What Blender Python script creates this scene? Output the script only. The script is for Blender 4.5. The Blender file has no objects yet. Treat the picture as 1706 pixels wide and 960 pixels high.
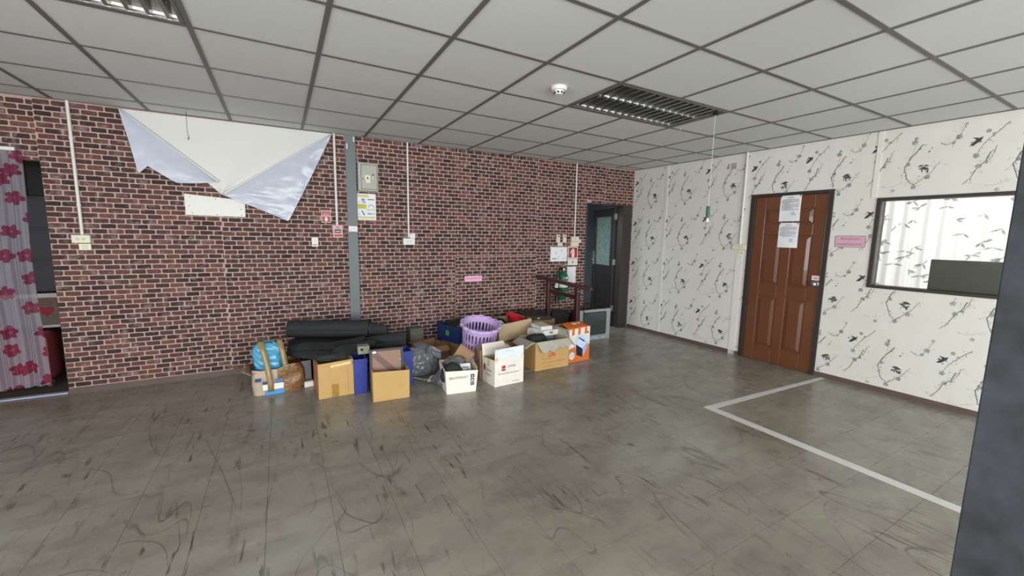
import bpy, bmesh, math, random
from mathutils import Matrix, Vector, noise
random.seed(7)
scene = bpy.context.scene
COL = scene.collection
PI = math.pi

# ------------------------------------------------------------------ camera
def T(x, y, z): return Matrix.Translation((x, y, z))
def RX(a): return Matrix.Rotation(math.radians(a), 4, 'X')
def RY(a): return Matrix.Rotation(math.radians(a), 4, 'Y')
def RZ(a): return Matrix.Rotation(math.radians(a), 4, 'Z')
YAW, PIT, ROL, FPX, CAMZ = 0.5155, -0.1284, 0.0172, 680.83, 1.4451
fw = Vector((math.sin(YAW)*math.cos(PIT), math.cos(YAW)*math.cos(PIT), math.sin(PIT)))
rt = Vector((math.cos(YAW), -math.sin(YAW), 0)); up = rt.cross(fw)
r2 = rt*math.cos(ROL)+up*math.sin(ROL); u2 = -rt*math.sin(ROL)+up*math.cos(ROL)
cd = bpy.data.cameras.new('camera'); cam = bpy.data.objects.new('camera', cd); COL.objects.link(cam)
cd.sensor_width = 36; cd.sensor_fit = 'HORIZONTAL'; cd.lens = FPX/1706*36; cd.clip_start = 0.02
mw = Matrix((r2, u2, -fw)).transposed().to_4x4(); mw.translation = (0, 0, CAMZ)
cam.matrix_world = mw
scene.camera = cam

# ------------------------------------------------------------------ light
scene.view_settings.view_transform = 'Standard'; scene.view_settings.look = 'None'
scene.view_settings.gamma = 1; scene.view_settings.use_curve_mapping = False
scene.view_settings.exposure = -0.12
wd = bpy.data.worlds.new('sky'); scene.world = wd; wd.use_nodes = True
bg = wd.node_tree.nodes['Background']; bg.inputs[0].default_value = (.80, .88, 1, 1); bg.inputs[1].default_value = 1.2
def area(name, loc, rot, sx, sy, power, color=(1, 1, 1), spread=180):
    l = bpy.data.lights.new(name, 'AREA'); l.shape = 'RECTANGLE'; l.size = sx; l.size_y = sy
    l.energy = power; l.color = color; l.spread = math.radians(spread)
    o = bpy.data.objects.new(name, l); COL.objects.link(o); o.matrix_world = T(*loc) @ rot
    return o
# daylight entering by the window openings of the left wall and of the wall behind the camera
area('daylight_left_window', (-3.55, -1.2, 1.35), RZ(-90) @ RX(90), 3.6, 1.5, 190, (.95, .98, 1))
area('daylight_rear_window', (0.6, -3.95, 1.2), RX(90), 6.4, 2.2, 470, (1, 1, .98))
# daylight in the office behind the inner window; unseen fill lamps added behind the dark door and the curtain
area('daylight_office', (6.6, 1.0, 1.7), RZ(90) @ RX(90), 2.4, 1.6, 74, (.98, .98, 1))
area('fill_corridor', (3.2, 6.3, 1.9), RX(0), 0.8, 0.8, 42, (.92, .97, 1))
area('fill_curtain_room', (-2.9, 5.6, 2.3), RX(0), 0.6, 0.6, 1.1, (1, .97, .97))

# ------------------------------------------------------------------ helpers
def lin(c):
    o = []
    for v in c:
        v = min(max(v/255.0, 0), 1)
        o.append(v/12.92 if v <= .04045 else ((v+.055)/1.055)**2.4)
    return (*o, 1)
MATS = {}
def mat(name, rgb, rough=.6, metal=0, var=.08, ns=18, bump=0, coat=0, trans=0, alpha=1, attr=False, spec=.5):
    if name in MATS: return MATS[name]
    m = bpy.data.materials.new(name); m.use_nodes = True; nt = m.node_tree; N = nt.nodes; L = nt.links
    b = N['Principled BSDF']; b.inputs['Roughness'].default_value = rough; b.inputs['Metallic'].default_value = metal
    b.inputs['Coat Weight'].default_value = coat; b.inputs['Transmission Weight'].default_value = trans
    b.inputs['Alpha'].default_value = alpha; b.inputs['Specular IOR Level'].default_value = spec
    tc = N.new('ShaderNodeTexCoord'); n = N.new('ShaderNodeTexNoise'); n.inputs['Scale'].default_value = ns
    n.inputs['Detail'].default_value = 5; L.new(tc.outputs['Object'], n.inputs['Vector'])
    mp = N.new('ShaderNodeMapRange'); mp.inputs['From Min'].default_value = .25; mp.inputs['From Max'].default_value = .75
    mp.inputs['To Min'].default_value = 1-var; mp.inputs['To Max'].default_value = 1+var
    L.new(n.outputs['Fac'], mp.inputs['Value'])
    mx = N.new('ShaderNodeMix'); mx.data_type = 'RGBA'; mx.blend_type = 'MULTIPLY'; mx.inputs['Factor'].default_value = 1
    if attr:
        a = N.new('ShaderNodeAttribute'); a.attribute_name = 'Col'; L.new(a.outputs['Color'], mx.inputs['A'])
    else: mx.inputs['A'].default_value = lin(rgb)
    L.new(mp.outputs['Result'], mx.inputs['B']); L.new(mx.outputs['Result'], b.inputs['Base Color'])
    if bump:
        bp = N.new('ShaderNodeBump'); bp.inputs['Strength'].default_value = bump; bp.inputs['Distance'].default_value = .01
        L.new(n.outputs['Fac'], bp.inputs['Height']); L.new(bp.outputs['Normal'], b.inputs['Normal'])
    MATS[name] = m; return m

class G:
    """collects shapes; make() links them as ONE mesh object"""
    def __init__(s): s.v = []; s.f = []; s.m = []; s.c = []; s.cur = (1, 1, 1, 1)
    def add(s, vs, fs, m=0):
        o = len(s.v); s.v += [tuple(x) for x in vs]
        for k, f in enumerate(fs):
            s.f.append([o+i for i in f]); s.m.append(m[k] if isinstance(m, (list, tuple)) else m); s.c.append(s.cur)
        return s
    def box(s, x0, x1, y0, y1, z0, z1, m=0):
        # faces: -y front, +y back, -x, +x, bottom, top
        v = [(x0, y0, z0), (x1, y0, z0), (x1, y1, z0), (x0, y1, z0), (x0, y0, z1), (x1, y0, z1), (x1, y1, z1), (x0, y1, z1)]
        return s.add(v, [(0, 1, 5, 4), (2, 3, 7, 6), (3, 0, 4, 7), (1, 2, 6, 5), (3, 2, 1, 0), (4, 5, 6, 7)], m)
    def slab(s, pts, t, m=0, mb=None):
        P = [Vector(p) for p in pts]; n = Vector((0, 0, 0))
        for i in range(len(P)):
            a = P[i]; b = P[(i+1) % len(P)]
            n += Vector(((a.y-b.y)*(a.z+b.z), (a.z-b.z)*(a.x+b.x), (a.x-b.x)*(a.y+b.y)))
        n.normalize(); k = len(P); Q = [p-n*t for p in P]
        fs = [list(range(k)), list(range(2*k-1, k-1, -1))]+[(i, k+i, k+(i+1) % k, (i+1) % k) for i in range(k)]
        if mb is None: mb = m
        return s.add(P+Q, fs, [m, mb]+[mb]*k)
    def poly(s, pts, m=0): return s.add(pts, [list(range(len(pts)))], m)
    def tube(s, path, r, n=8, m=0, cap=True):
        P = [Vector(p) for p in path]; rs = r if isinstance(r, (list, tuple)) else [r]*len(P); vs = []; fs = []
        prev = None
        for i, p in enumerate(P):
            d = (P[min(i+1, len(P)-1)]-P[max(i-1, 0)]).normalized()
            if prev is None:
                a = Vector((0, 0, 1)) if abs(d.z) < .9 else Vector((1, 0, 0)); a = d.cross(a).normalized()
            else: a = (prev-d*prev.dot(d)).normalized()
            prev = a; b = d.cross(a)
            for k in range(n):
                t = 2*PI*k/n; vs.append(p+(a*math.cos(t)+b*math.sin(t))*rs[i])
        for i in range(len(P)-1):
            for k in range(n): fs.append((i*n+k, i*n+(k+1) % n, (i+1)*n+(k+1) % n, (i+1)*n+k))
        if cap: fs += [list(range(n-1, -1, -1)), [(len(P)-1)*n+k for k in range(n)]]
        return s.add(vs, fs, m)
    def lathe(s, prof, n=24, c=(0, 0, 0), m=0):
        vs = []; fs = []
        for r, z in prof:
            for k in range(n): t = 2*PI*k/n; vs.append((c[0]+r*math.cos(t), c[1]+r*math.sin(t), c[2]+z))
        for i in range(len(prof)-1):
            for k in range(n): fs.append((i*n+k, i*n+(k+1) % n, (i+1)*n+(k+1) % n, (i+1)*n+k))
        return s.add(vs, fs, m)
    def grid(s, fn, nu, nv, m=0, cf=None):
        o = len(s.v)
        for j in range(nv+1):
            for i in range(nu+1): s.v.append(tuple(fn(i/nu, j/nv)))
        for j in range(nv):
            for i in range(nu):
                a = o+j*(nu+1)+i; s.f.append([a, a+1, a+nu+2, a+nu+1]); s.m.append(m)
                s.c.append(cf((i+.5)/nu, (j+.5)/nv) if cf else s.cur)
        return s
    def mesh(s, name, mats, smooth=0):
        me = bpy.data.meshes.new(name); me.from_pydata(s.v, [], s.f)
        for mm in (mats if isinstance(mats, (list, tuple)) else [mats]): me.materials.append(mm)
        me.polygons.foreach_set('material_index', s.m)
        if any(c != (1, 1, 1, 1) for c in s.c):
            at = me.color_attributes.new('Col', 'FLOAT_COLOR', 'CORNER'); arr = []
            for f, c in zip(s.f, s.c): arr += list(c)*len(f)
            at.data.foreach_set('color', arr)
        if smooth:
            me.polygons.foreach_set('use_smooth', [True]*len(me.polygons)); me.update()
            me.set_sharp_from_angle(angle=math.radians(smooth))
        me.validate(); me.update(); return me
    def make(s, name, mats, parent=None, M=None, smooth=0, bevel=0):
        o = bpy.data.objects.new(name, s.mesh(name, mats, smooth)); COL.objects.link(o)
        if parent: o.parent = parent
        if M is not None: o.matrix_basis = M
        if bevel:
            b = o.modifiers.new('bevel', 'BEVEL'); b.width = bevel; b.segments = 2; b.limit_method = 'ANGLE'
        return o
def tag(o, label, cat, group=None):
    o['label'] = label; o['category'] = cat
    if group: o['group'] = group
    return o
def thing(name, label, cat, M, group=None):
    o = bpy.data.objects.new(name, None); COL.objects.link(o); o.empty_display_size = .05; o.matrix_basis = M
    return tag(o, label, cat, group)
def struct(o): o['kind'] = 'structure'; return o
def stuff(o): o['kind'] = 'stuff'; return o
def lettering(body, x0, x1, z0, z1, y, m, parent, name='lettering', flip=0, M=None):
    """flat print of words, fitted in the rectangle x0..x1, z0..z1 on the plane y (seen from -y)"""
    cu = bpy.data.curves.new('t', 'FONT'); cu.body = body; cu.size = 1; cu.resolution_u = 2
    tmp = bpy.data.objects.new('t', cu); COL.objects.link(tmp)
    dg = bpy.context.evaluated_depsgraph_get(); me = bpy.data.meshes.new_from_object(tmp.evaluated_get(dg))
    bpy.data.objects.remove(tmp); bpy.data.curves.remove(cu)
    if not me.vertices: return None
    xs = [v.co.x for v in me.vertices]; ys = [v.co.y for v in me.vertices]
    ax, bx, ay, by = min(xs), max(xs), min(ys), max(ys)
    for v in me.vertices:
        a = (v.co.x-ax)/(bx-ax); b = (v.co.y-ay)/(by-ay)
        if flip: a, b = 1-a, 1-b
        v.co = (x0+a*(x1-x0), y, z0+b*(z1-z0))
    me.name = name; me.materials.clear(); me.materials.append(m)
    o = bpy.data.objects.new(name, me); COL.objects.link(o); o.parent = parent
    if M is not None: o.matrix_basis = M
    return o
def disc(cx, cz, r, y, n=16, rz=None):
    rz = rz or r
    return [(cx+r*math.cos(2*PI*k/n), y, cz+rz*math.sin(2*PI*k/n)) for k in range(n)]
def rrect(x0, x1, z0, z1, y, r=.01, n=4):
    out = []
    for cx, cz, a in ((x1-r, z0+r, -90), (x1-r, z1-r, 0), (x0+r, z1-r, 90), (x0+r, z0+r, 180)):
        for k in range(n+1):
            t = math.radians(a+90*k/n); out.append((cx+r*math.cos(t), y, cz+r*math.sin(t)))
    return out

# wall frames: local x runs to the right along the wall, -y into the room, z up
A_B = math.atan(-0.016)
MB = T(0, 4.8399, 0) @ Matrix.Rotation(A_B, 4, 'Z')                 # brick wall
MW = T(5.0444, 0, 0) @ Matrix.Rotation(-PI/2+0.0398, 4, 'Z')        # papered wall; local x = -y
H = 2.4741
def onB(x, z, off=0): return MB @ T(x, -off, z)
def onW(y, z, off=0): return MW @ T(-y, -off, z)

# ------------------------------------------------------------------ materials
M_mortar = mat('mortar_print', (178, 152, 145), .75, var=.16, ns=40)
def brick_material():
    m = bpy.data.materials.new('printed_brick'); m.use_nodes = True; N = m.node_tree.nodes; L = m.node_tree.links
    b = N['Principled BSDF']; b.inputs['Roughness'].default_value = .72; b.inputs['Specular IOR Level'].default_value = .3
    g = N.new('ShaderNodeNewGeometry'); a = N.new('ShaderNodeAttribute'); a.attribute_name = 'Col'
    n1 = N.new('ShaderNodeTexNoise'); n1.inputs['Scale'].default_value = 13; n1.inputs['Detail'].default_value = 3
    n2 = N.new('ShaderNodeTexNoise'); n2.inputs['Scale'].default_value = 75; n2.inputs['Detail'].default_value = 6
    for n in (n1, n2): L.new(g.outputs['Position'], n.inputs['Vector'])
    r1 = N.new('ShaderNodeMapRange'); r1.inputs['From Min'].default_value = .555; r1.inputs['From Max'].default_value = .72
    r1.inputs['To Max'].default_value = .62; L.new(n1.outputs['Fac'], r1.inputs['Value'])
    mx = N.new('ShaderNodeMix'); mx.data_type = 'RGBA'; L.new(r1.outputs['Result'], mx.inputs['Factor'])
    L.new(a.outputs['Color'], mx.inputs['A']); mx.inputs['B'].default_value = lin((146, 128, 126))
    r2_ = N.new('ShaderNodeMapRange'); r2_.inputs['From Min'].default_value = .3; r2_.inputs['From Max'].default_value = .7
    r2_.inputs['To Min'].default_value = .62; r2_.inputs['To Max'].default_value = 1.38; L.new(n2.outputs['Fac'], r2_.inputs['Value'])
    mu = N.new('ShaderNodeMix'); mu.data_type = 'RGBA'; mu.blend_type = 'MULTIPLY'; mu.inputs['Factor'].default_value = 1
    L.new(mx.outputs['Result'], mu.inputs['A']); L.new(r2_.outputs['Result'], mu.inputs['B'])
    L.new(mu.outputs['Result'], b.inputs['Base Color']); return m
M_brick = brick_material()
M_paperwall = mat('offwhite_wallpaper', (213, 212, 205), .55, var=.03, ns=6)
M_print = mat('grey_floral_print', (90, 90, 90), .6, var=.25, ns=30, attr=True)
M_panel = mat('ceiling_board', (213, 215, 214), .8, var=.03, ns=60)
M_tee = mat('grey_ceiling_tee', (104, 100, 98), .5, var=.05)
M_plain = mat('plain_wall', (205, 203, 198), .8, var=.03)
M_base = mat('dark_brown_baseboard', (92, 76, 72), .5, var=.12, ns=8)
M_frame = mat('black_brown_frame', (52, 45, 42), .45, var=.15, ns=12)
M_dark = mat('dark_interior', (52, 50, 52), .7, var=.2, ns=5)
M_white = mat('white_plastic', (216, 216, 211), .4, var=.03)
M_cream = mat('cream_plastic', (214, 210, 192), .45, var=.05)
M_black = mat('black_plastic', (22, 22, 24), .4, var=.2)
M_ink = mat('black_ink', (40, 38, 42), .7, var=.1)
M_greyink = mat('grey_ink', (120, 122, 128), .7, var=.1)
M_slate = mat('slate_grey_paint', (102, 110, 112), .5, var=.05, ns=9)
M_steel = mat('brushed_steel', (190, 190, 190), .25, metal=1, var=.06)
M_mirror = mat('bright_aluminium', (225, 225, 225), .12, metal=1, var=.03)
M_louvre = mat('grey_aluminium', (150, 150, 150), .3, metal=.9, var=.05)
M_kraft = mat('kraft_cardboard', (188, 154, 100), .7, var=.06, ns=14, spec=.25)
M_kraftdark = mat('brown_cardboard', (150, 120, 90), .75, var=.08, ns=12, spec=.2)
M_kraftin = mat('inner_cardboard', (178, 158, 130), .75, var=.07, ns=12, spec=.2)
M_greyboard = mat('grey_cardboard', (172, 168, 156), .75, var=.07, ns=12, spec=.2)
M_wcard = mat('white_cardboard', (228, 223, 214), .55, var=.05, ns=16)
M_tape = mat('brown_packing_tape', (160, 118, 62), .22, var=.22, ns=35, bump=.25)
M_olive = mat('olive_packing_tape', (142, 124, 84), .3, var=.12, ns=25, bump=.2)
M_red = mat('sign_red', (165, 32, 44), .45, var=.08)
M_pink = mat('pink_sign', (232, 176, 206), .5, var=.04)
M_plum = mat('plum_ink', (120, 50, 100), .6, var=.1)
M_paper = mat('white_paper', (226, 228, 232), .65, var=.03)
M_fabric = mat('black_woven_fabric', (44, 47, 49), .8, var=.22, ns=60, bump=.15, spec=.3)
M_blue = mat('royal_blue_plastic', (40, 56, 140), .42, var=.08)
M_navy = mat('navy_plastic', (30, 50, 96), .45, var=.08)

def floor_material():
    m = bpy.data.materials.new('worn_vinyl_tile'); m.use_nodes = True; N = m.node_tree.nodes; L = m.node_tree.links
    b = N['Principled BSDF']; g = N.new('ShaderNodeNewGeometry'); oi = N.new('ShaderNodeObjectInfo')
    def nz(scale, detail=4, rot=0, sc=(1, 1, 1), dist=0, rough=.55):
        mp = N.new('ShaderNodeMapping'); mp.inputs['Rotation'].default_value = (0, 0, math.radians(rot)); mp.inputs['Scale'].default_value = sc
        L.new(g.outputs['Position'], mp.inputs['Vector']); n = N.new('ShaderNodeTexNoise'); n.inputs['Scale'].default_value = scale
        n.inputs['Detail'].default_value = detail; n.inputs['Distortion'].default_value = dist; n.inputs['Roughness'].default_value = rough
        L.new(mp.outputs['Vector'], n.inputs['Vector']); return n.outputs['Fac']
    def rng(v, a, b_, c=0, d=1):
        r = N.new('ShaderNodeMapRange'); r.inputs['From Min'].default_value = a; r.inputs['From Max'].default_value = b_
        r.inputs['To Min'].default_value = c; r.inputs['To Max'].default_value = d; L.new(v, r.inputs['Value']); return r.outputs['Result']
    def mth(op, a, c):
        x = N.new('ShaderNodeMath'); x.operation = op
        for i, q in enumerate((a, c)):
            if isinstance(q, (int, float)): x.inputs[i].default_value = q
            else: L.new(q, x.inputs[i])
        return x.outputs[0]
    def mix(f, a, c, bt='MIX'):
        x = N.new('ShaderNodeMix'); x.data_type = 'RGBA'; x.blend_type = bt
        for k, q in (('Factor', f), ('A', a), ('B', c)):
            if isinstance(q, (int, float)): x.inputs[k].default_value = q
            elif isinstance(q, tuple): x.inputs[k].default_value = q
            else: L.new(q, x.inputs[k])
        return x.outputs['Result']
    def line(v, w): return rng(mth('ABSOLUTE', mth('SUBTRACT', v, .5), 0), 0, w, 1, 0)
    c = mix(rng(nz(.9, 4), .3, .7), lin((124, 117, 106)), lin((152, 149, 138)))
    c = mix(rng(nz(3.2, 6, 20, (1, 2.2, 1), .6), .45, .72, 0, .55), c, lin((98, 91, 84)))
    c = mix(rng(nz(26, 5), .3, .7, 0, .18), c, lin((160, 155, 145)))
    patch = rng(nz(1.1, 3, 70), .40, .60)
    for sc, rot, w, k in ((.55, 10, .0013, .75), (.8, 75, .0016, .7), (1.1, 130, .002, .7), (1.6, 40, .0026, .7), (2.3, 160, .0034, .7), (2.1, 100, .0034, .6), (3.4, 15, .005, .6)):
        gate = rng(nz(1.4, 3, rot+50), .48, .60)
        c = mix(mth('MULTIPLY', mth('MULTIPLY', line(nz(sc, 1, rot, (1, .35, 1), .2), w), gate), k), c, lin((62, 57, 54)))
    for rot, a, sc, k in ((25, .655, 20, .8), (100, .64, 24, .8), (70, .67, 17, .8), (150, .66, 22, .75), (85, .66, 11, .6)):
        st = rng(nz(sc, 3, rot, (1, .13, 1), .35), a, a+.045, 0, k)
        c = mix(mth('MULTIPLY', st, patch), c, lin((58, 53, 49)))
    c = mix(mth('MULTIPLY', rng(nz(9, 3, 0, (1, 1, 1), .4), .67, .74, 0, .75), patch), c, lin((52, 48, 46)))
    c = mix(1.0, c, rng(oi.outputs['Random'], 0, 1, .96, 1.04), 'MULTIPLY')
    L.new(c, b.inputs['Base Color'])
    L.new(rng(nz(5, 5), .3, .7, .20, .36), b.inputs['Roughness']); b.inputs['Specular IOR Level'].default_value = .5
    bp = N.new('ShaderNodeBump'); bp.inputs['Strength'].default_value = .06; bp.inputs['Distance'].default_value = .01
    L.new(nz(6, 3), bp.inputs['Height']); L.new(bp.outputs['Normal'], b.inputs['Normal'])
    return m
M_floor = floor_material()
M_joint = mat('floor_joint', (92, 86, 78), .7, var=.2)

# ------------------------------------------------------------------ floor
XL, YR = -3.6, -4.0
fl = struct(G().box(XL-.2, 7.2, YR-.2, 7.0, -.12, -.0030).make('floor', M_joint))
TS, FX0, FY0, GAP = .2985, .172, 1.303, .0008
tile_me = None
def tile_mesh(w, d):
    g = G(); e = .0004; x, y = w/2-GAP/2, d/2-GAP/2
    v = [(-x, -y, -.003), (x, -y, -.003), (x, y, -.003), (-x, y, -.003), (-x+e, -y+e, 0), (x-e, -y+e, 0), (x-e, y-e, 0), (-x+e, y-e, 0)]
    g.add(v, [(4, 5, 6, 7), (0, 1, 5, 4), (1, 2, 6, 5), (2, 3, 7, 6), (3, 0, 4, 7)]); return g
tile_me = tile_mesh(TS, TS).mesh('floor_tile', M_floor)
cells = []; rest = G(); iM = mw.inverted()
def px(p):
    q = iM @ Vector(p)
    if q.z > -.05: return None
    return 853+FPX*q.x/-q.z, 480-FPX*q.y/-q.z
for i in range(-13, 18):
    for j in range(-18, 13):
        cx, cy = FX0+(i+.5)*TS, FY0+(j+.5)*TS
        if cx < XL-.1 or cx > 5.1 or cy > 4.95 or cy < YR: continue
        q = px((cx, cy, 0)); vis = q and -60 < q[0] < 1766 and q[1] < 1040
        d2 = cx*cx+cy*cy+2
        full = cx+TS/2 < 5.04-.04*cy and cy+TS/2 < 4.83
        cells.append((0 if vis and full else 1, d2, cx, cy))
cells.sort()
for k, (o, d2, cx, cy) in enumerate(cells):
    if k < 300 and o == 0:
        t = bpy.data.objects.new('floor_tile', tile_me); COL.objects.link(t); t.parent = fl; t.location = (cx, cy, 0)
    else:
        g = tile_mesh(TS, TS); rest.add([(a+cx, b+cy, c) for a, b, c in g.v], g.f)
stuff(rest.make('distant_floor_tiles', M_floor, fl))

# ------------------------------------------------------------------ ceiling
OX, OY, S = 1.4481, 1.5739, .6
ce = struct(G().box(XL-.2, 7.2, YR-.2, 7.0, H+.16, H+.24).make('ceiling', M_plain))
me_c = G(); h = S/2-.004
me_c.box(-h, h, -h, h, .004, .016); me_c = me_c.mesh('ceiling_panel', M_panel)
lights = {(1, 1), (2, 1), (-5, 1), (-4, 1)}
def wall_y(x): return 4.8399-.016*x
def wall_x(y): return 5.0444-.0398*y
for i in range(-9, 7):
    for j in range(-10, 6):
        if (i, j) in lights: continue
        x0, x1, y0, y1 = OX+i*S, OX+(i+1)*S, OY+j*S, OY+(j+1)*S
        X0, X1, Y0, Y1 = max(x0, XL), min(x1, wall_x((y0+y1)/2)+.02), max(y0, YR), min(y1, wall_y(x0)+.02)
        if X1-X0 < .02 or Y1-Y0 < .02: continue
        o = bpy.data.objects.new('ceiling_panel', me_c); COL.objects.link(o); o.parent = ce
        o.location = ((X0+X1)/2, (Y0+Y1)/2, H); o.scale = ((X1-X0)/S, (Y1-Y0)/S, 1)
def tee(x0, x1, y0, y1, n):
    g = G(); g.box(x0, x1, y0, y1, H-.0005, H+.004)
    cx, cy = (x0+x1)/2, (y0+y1)/2
    if x1-x0 < y1-y0: g.box(cx-.001, cx+.001, y0, y1, H+.004, H+.034)
    else: g.box(x0, x1, cy-.001, cy+.001, H+.004, H+.034)
    return g.make(n, M_tee, ce)
for i in range(-8, 7):
    x = OX+i*S
    if XL < x < 5.06: tee(x-.0125, x+.0125, YR, wall_y(x)-.002, 'main_tee')
for j in range(-9, 6):
    y = OY+j*S
    for i in range(-9, 7):
        if j == 99: continue
        x0, x1 = max(OX+i*S+.0125, XL), min(OX+(i+1)*S-.0125, wall_x(y)-.002)
        if x1-x0 > .02: tee(x0, x1, y-.0115, y+.0115, 'cross_tee')
struct(G().box(-3.6, 4.86, -.022, -.0015, H-.002, H+.003).make('trim_1', M_tee, None, MB))
struct(G().box(-4.78, 4.0, -.022, -.0015, H-.002, H+.003).make('trim_2', M_tee, None, MW))

# ------------------------------------------------------------------ brick wall
wb = G()
for a in ((-3.7, -2.6, 0, 2.62), (-2.6, -1.665, 1.985, 2.62), (-1.665, 3.945, 0, 2.62), (3.945, 4.835, 1.94, 2.62), (4.835, 4.97, 0, 2.62)):
    wb.box(a[0], a[1], 0, .12, a[2], a[3])
wb = struct(wb.make('wall_back', M_mortar, None, MB))
PAL = [tuple(int(q*.86) for q in c_) for c_ in [(112, 74, 66), (100, 66, 60), (86, 60, 56), (66, 49, 48), (94, 66, 62), (60, 45, 44), (120, 82, 72), (80, 56, 54), (104, 72, 64), (74, 53, 50)]]
BH, BP, RH, PR = .0365, .1075, .0446, .0022
def brick_geo(g, cx, cz, w, hh, seed, rgb, y=0):
    rd = random.Random(seed); c = min(.006, hh*.22, w*.3); j = lambda: rd.uniform(-.0012, .0012)
    x0, x1, z0, z1 = cx-w/2, cx+w/2, cz-hh/2, cz+hh/2
    o = [(x0+c+j(), z0+j()), (x1-c+j(), z0+j()), (x1+j(), z0+c), (x1+j(), z1-c), (x1-c+j(), z1+j()), (x0+c+j(), z1+j()), (x0+j(), z1-c), (x0+j(), z0+c)]
    e = .0012
    inn = [(cx+(a-cx)*(1-2*e/w), cz+(b-cz)*(1-2*e/hh)) for a, b in o]
    v = [(a, y, b) for a, b in o]+[(a, y-PR, b) for a, b in inn]
    g.cur = lin(rgb)
    g.add(v, [list(range(8, 16))]+[(i, (i+1) % 8, 8+(i+1) % 8, 8+i) for i in range(8)])
bricks = []
def blocked(x0, x1, z0, z1):
    for a, b, c in ((-2.6, -1.665, 1.985), (3.945, 4.835, 1.94)):
        if x1 > a+.004 and x0 < b-.004 and z0 < c: return (a, b, c)
    return None
seams = [-2.86, -1.67, -.48, .71, 1.90, 3.09, 4.28, 5.5]
for k in range(len(seams)-1):
    s0, s1 = seams[k], min(seams[k+1], 4.86); zo = [.0, .012, .006, .02, .0, .015, .008][k]; ph = [.02, .05, .0, .07, .03, .06, .01][k]
    z = .05+zo; r = 0
    while z+BH < H:
        hh, step = BH, RH
        if k == 4 and 1.125 < z < 1.165: hh, step = .013, .0215
        x = s0-BP*2+ph+(r % 2)*BP*.5+((r*37) % 5)*.004
        while x < s1:
            a, b = max(x, s0+.001), min(x+BP-.0095, s1-.001); bl = blocked(a, b, z, z+hh)
            zc, hc = z, hh
            if bl and z+hh > bl[2]+.004 and a > bl[0]-.001 and b < bl[1]+.001: zc, hc, bl = bl[2]+.001, z+hh-bl[2]-.001, None
            if bl:
                if a < bl[0] < b: b = bl[0]-.001
                elif a < bl[1] < b: a = bl[1]+.001
                else: a = b
            if b-a > .008: bricks.append((a, b, zc, hc, b-a > BP-.0097 and hc == BH))
            x += BP
        z += step; r += 1
variants = []
for k in range(20):
    g = G(); brick_geo(g, 0, 0, BP-.0095, BH, k, PAL[k % 10]); variants.append(g.mesh('brick', M_brick))
def score(b):
    cx, cz = (b[0]+b[1])/2, b[2]-CAMZ
    q = px(MB @ Vector((cx, 0, b[2])))
    if not b[4] or q is None or not (0 < q[0] < 1706 and 0 < q[1] < 960): return 1e9
    return (cx*cx+cz*cz+23.4)**1.5
order = sorted(range(len(bricks)), key=lambda i: score(bricks[i]))
single = set(order[:300]); rest = G()
for n_, b in enumerate(bricks):
    cx, cz = (b[0]+b[1])/2, b[2]+b[3]/2; k = random.randrange(20)
    if n_ in single:
        o = bpy.data.objects.new('brick', variants[k]); COL.objects.link(o); o.parent = wb; o.location = (cx, 0, cz)
    else: brick_geo(rest, cx, cz, b[1]-b[0], b[3], n_, PAL[k % 10])
stuff(rest.make('wall_bricks', M_brick, wb))
bs = G()
for a, b in ((-3.6, -2.6), (-1.665, .655), (.757, 3.93)): bs.box(a, b, -.006, 0, 0, .055)
struct(bs.make('baseboard_back', M_base, None, MB))

# ------------------------------------------------------------------ papered wall
DOOR = (-2.933, -2.10, 1.97); WIN = (-1.751, -.45, 1.0, 1.855)
wr = G()
for a in ((-4.9, DOOR[0], 0, 2.62), (DOOR[0], DOOR[1], DOOR[2], 2.62), (DOOR[1], WIN[0], 0, 2.62), (WIN[0], WIN[1], 0, WIN[2]), (WIN[0], WIN[1], WIN[3], 2.62), (WIN[1], 4.2, 0, 2.62)):
    wr.box(a[0], a[1], 0, .10, a[2], a[3])
wr = struct(wr.make('wall_right', M_paperwall, None, MW))
pr = G(); K = .00163; PY = -.0006
def ok(pts):
    for x, z in pts:
        if z < .055 or z > H-.004 or x < -4.83 or x > 3.5: return False
        if DOOR[0] < x < DOOR[1] and z < DOOR[2]: return False
        if WIN[0] < x < WIN[1] and WIN[2] < z < WIN[3]: return False
    return True
def pp(pts, shade):
    if ok(pts): pr.cur = lin((shade, shade, shade*.98)); pr.poly([(x, PY-.00002*(len(pr.f) % 9), z) for x, z in pts])
def stroke(pts, w, shade, cx, cz, rd):
    P = [Vector((cx+x*K, cz-y*K)) for x, y in pts]; Q = []
    for i in range(len(P)-1):
        for k in range(3):
            p = P[i].lerp(P[i+1], k/3); Q.append(p+Vector((rd.uniform(-1, 1), rd.uniform(-1, 1)))*.003)
    Q.append(P[-1])
    for i in range(len(Q)-1):
        d = (Q[i+1]-Q[i]).normalized(); n = Vector((-d.y, d.x)); a = w*(1-.5*i/len(Q)); b = w*(1-.5*(i+1)/len(Q))
        pp([tuple(Q[i]-n*a), tuple(Q[i+1]-n*b), tuple(Q[i+1]+n*b), tuple(Q[i]+n*a)], shade)
        if rd.random() < .85: leaf(Q[i].x+n.x*.006, Q[i].y+n.y*.006, rd.uniform(0, 6.28), rd.uniform(.010, .024), shade+rd.uniform(10, 70))
        if rd.random() < .36:
            e = Q[i]+(d*rd.uniform(.3, 1)+n*rd.choice((-1, 1))).normalized()*rd.uniform(.02, .05); m2 = (e-Q[i]).normalized(); k2 = Vector((-m2.y, m2.x))*.0009
            pp([tuple(Q[i]-k2), tuple(e), tuple(Q[i]+k2)], shade+25)
            for q in range(3): leaf(e.x+rd.uniform(-.008, .008), e.y+rd.uniform(-.008, .008), rd.uniform(0, 6.28), rd.uniform(.006, .014), shade+rd.uniform(20, 60))
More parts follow.
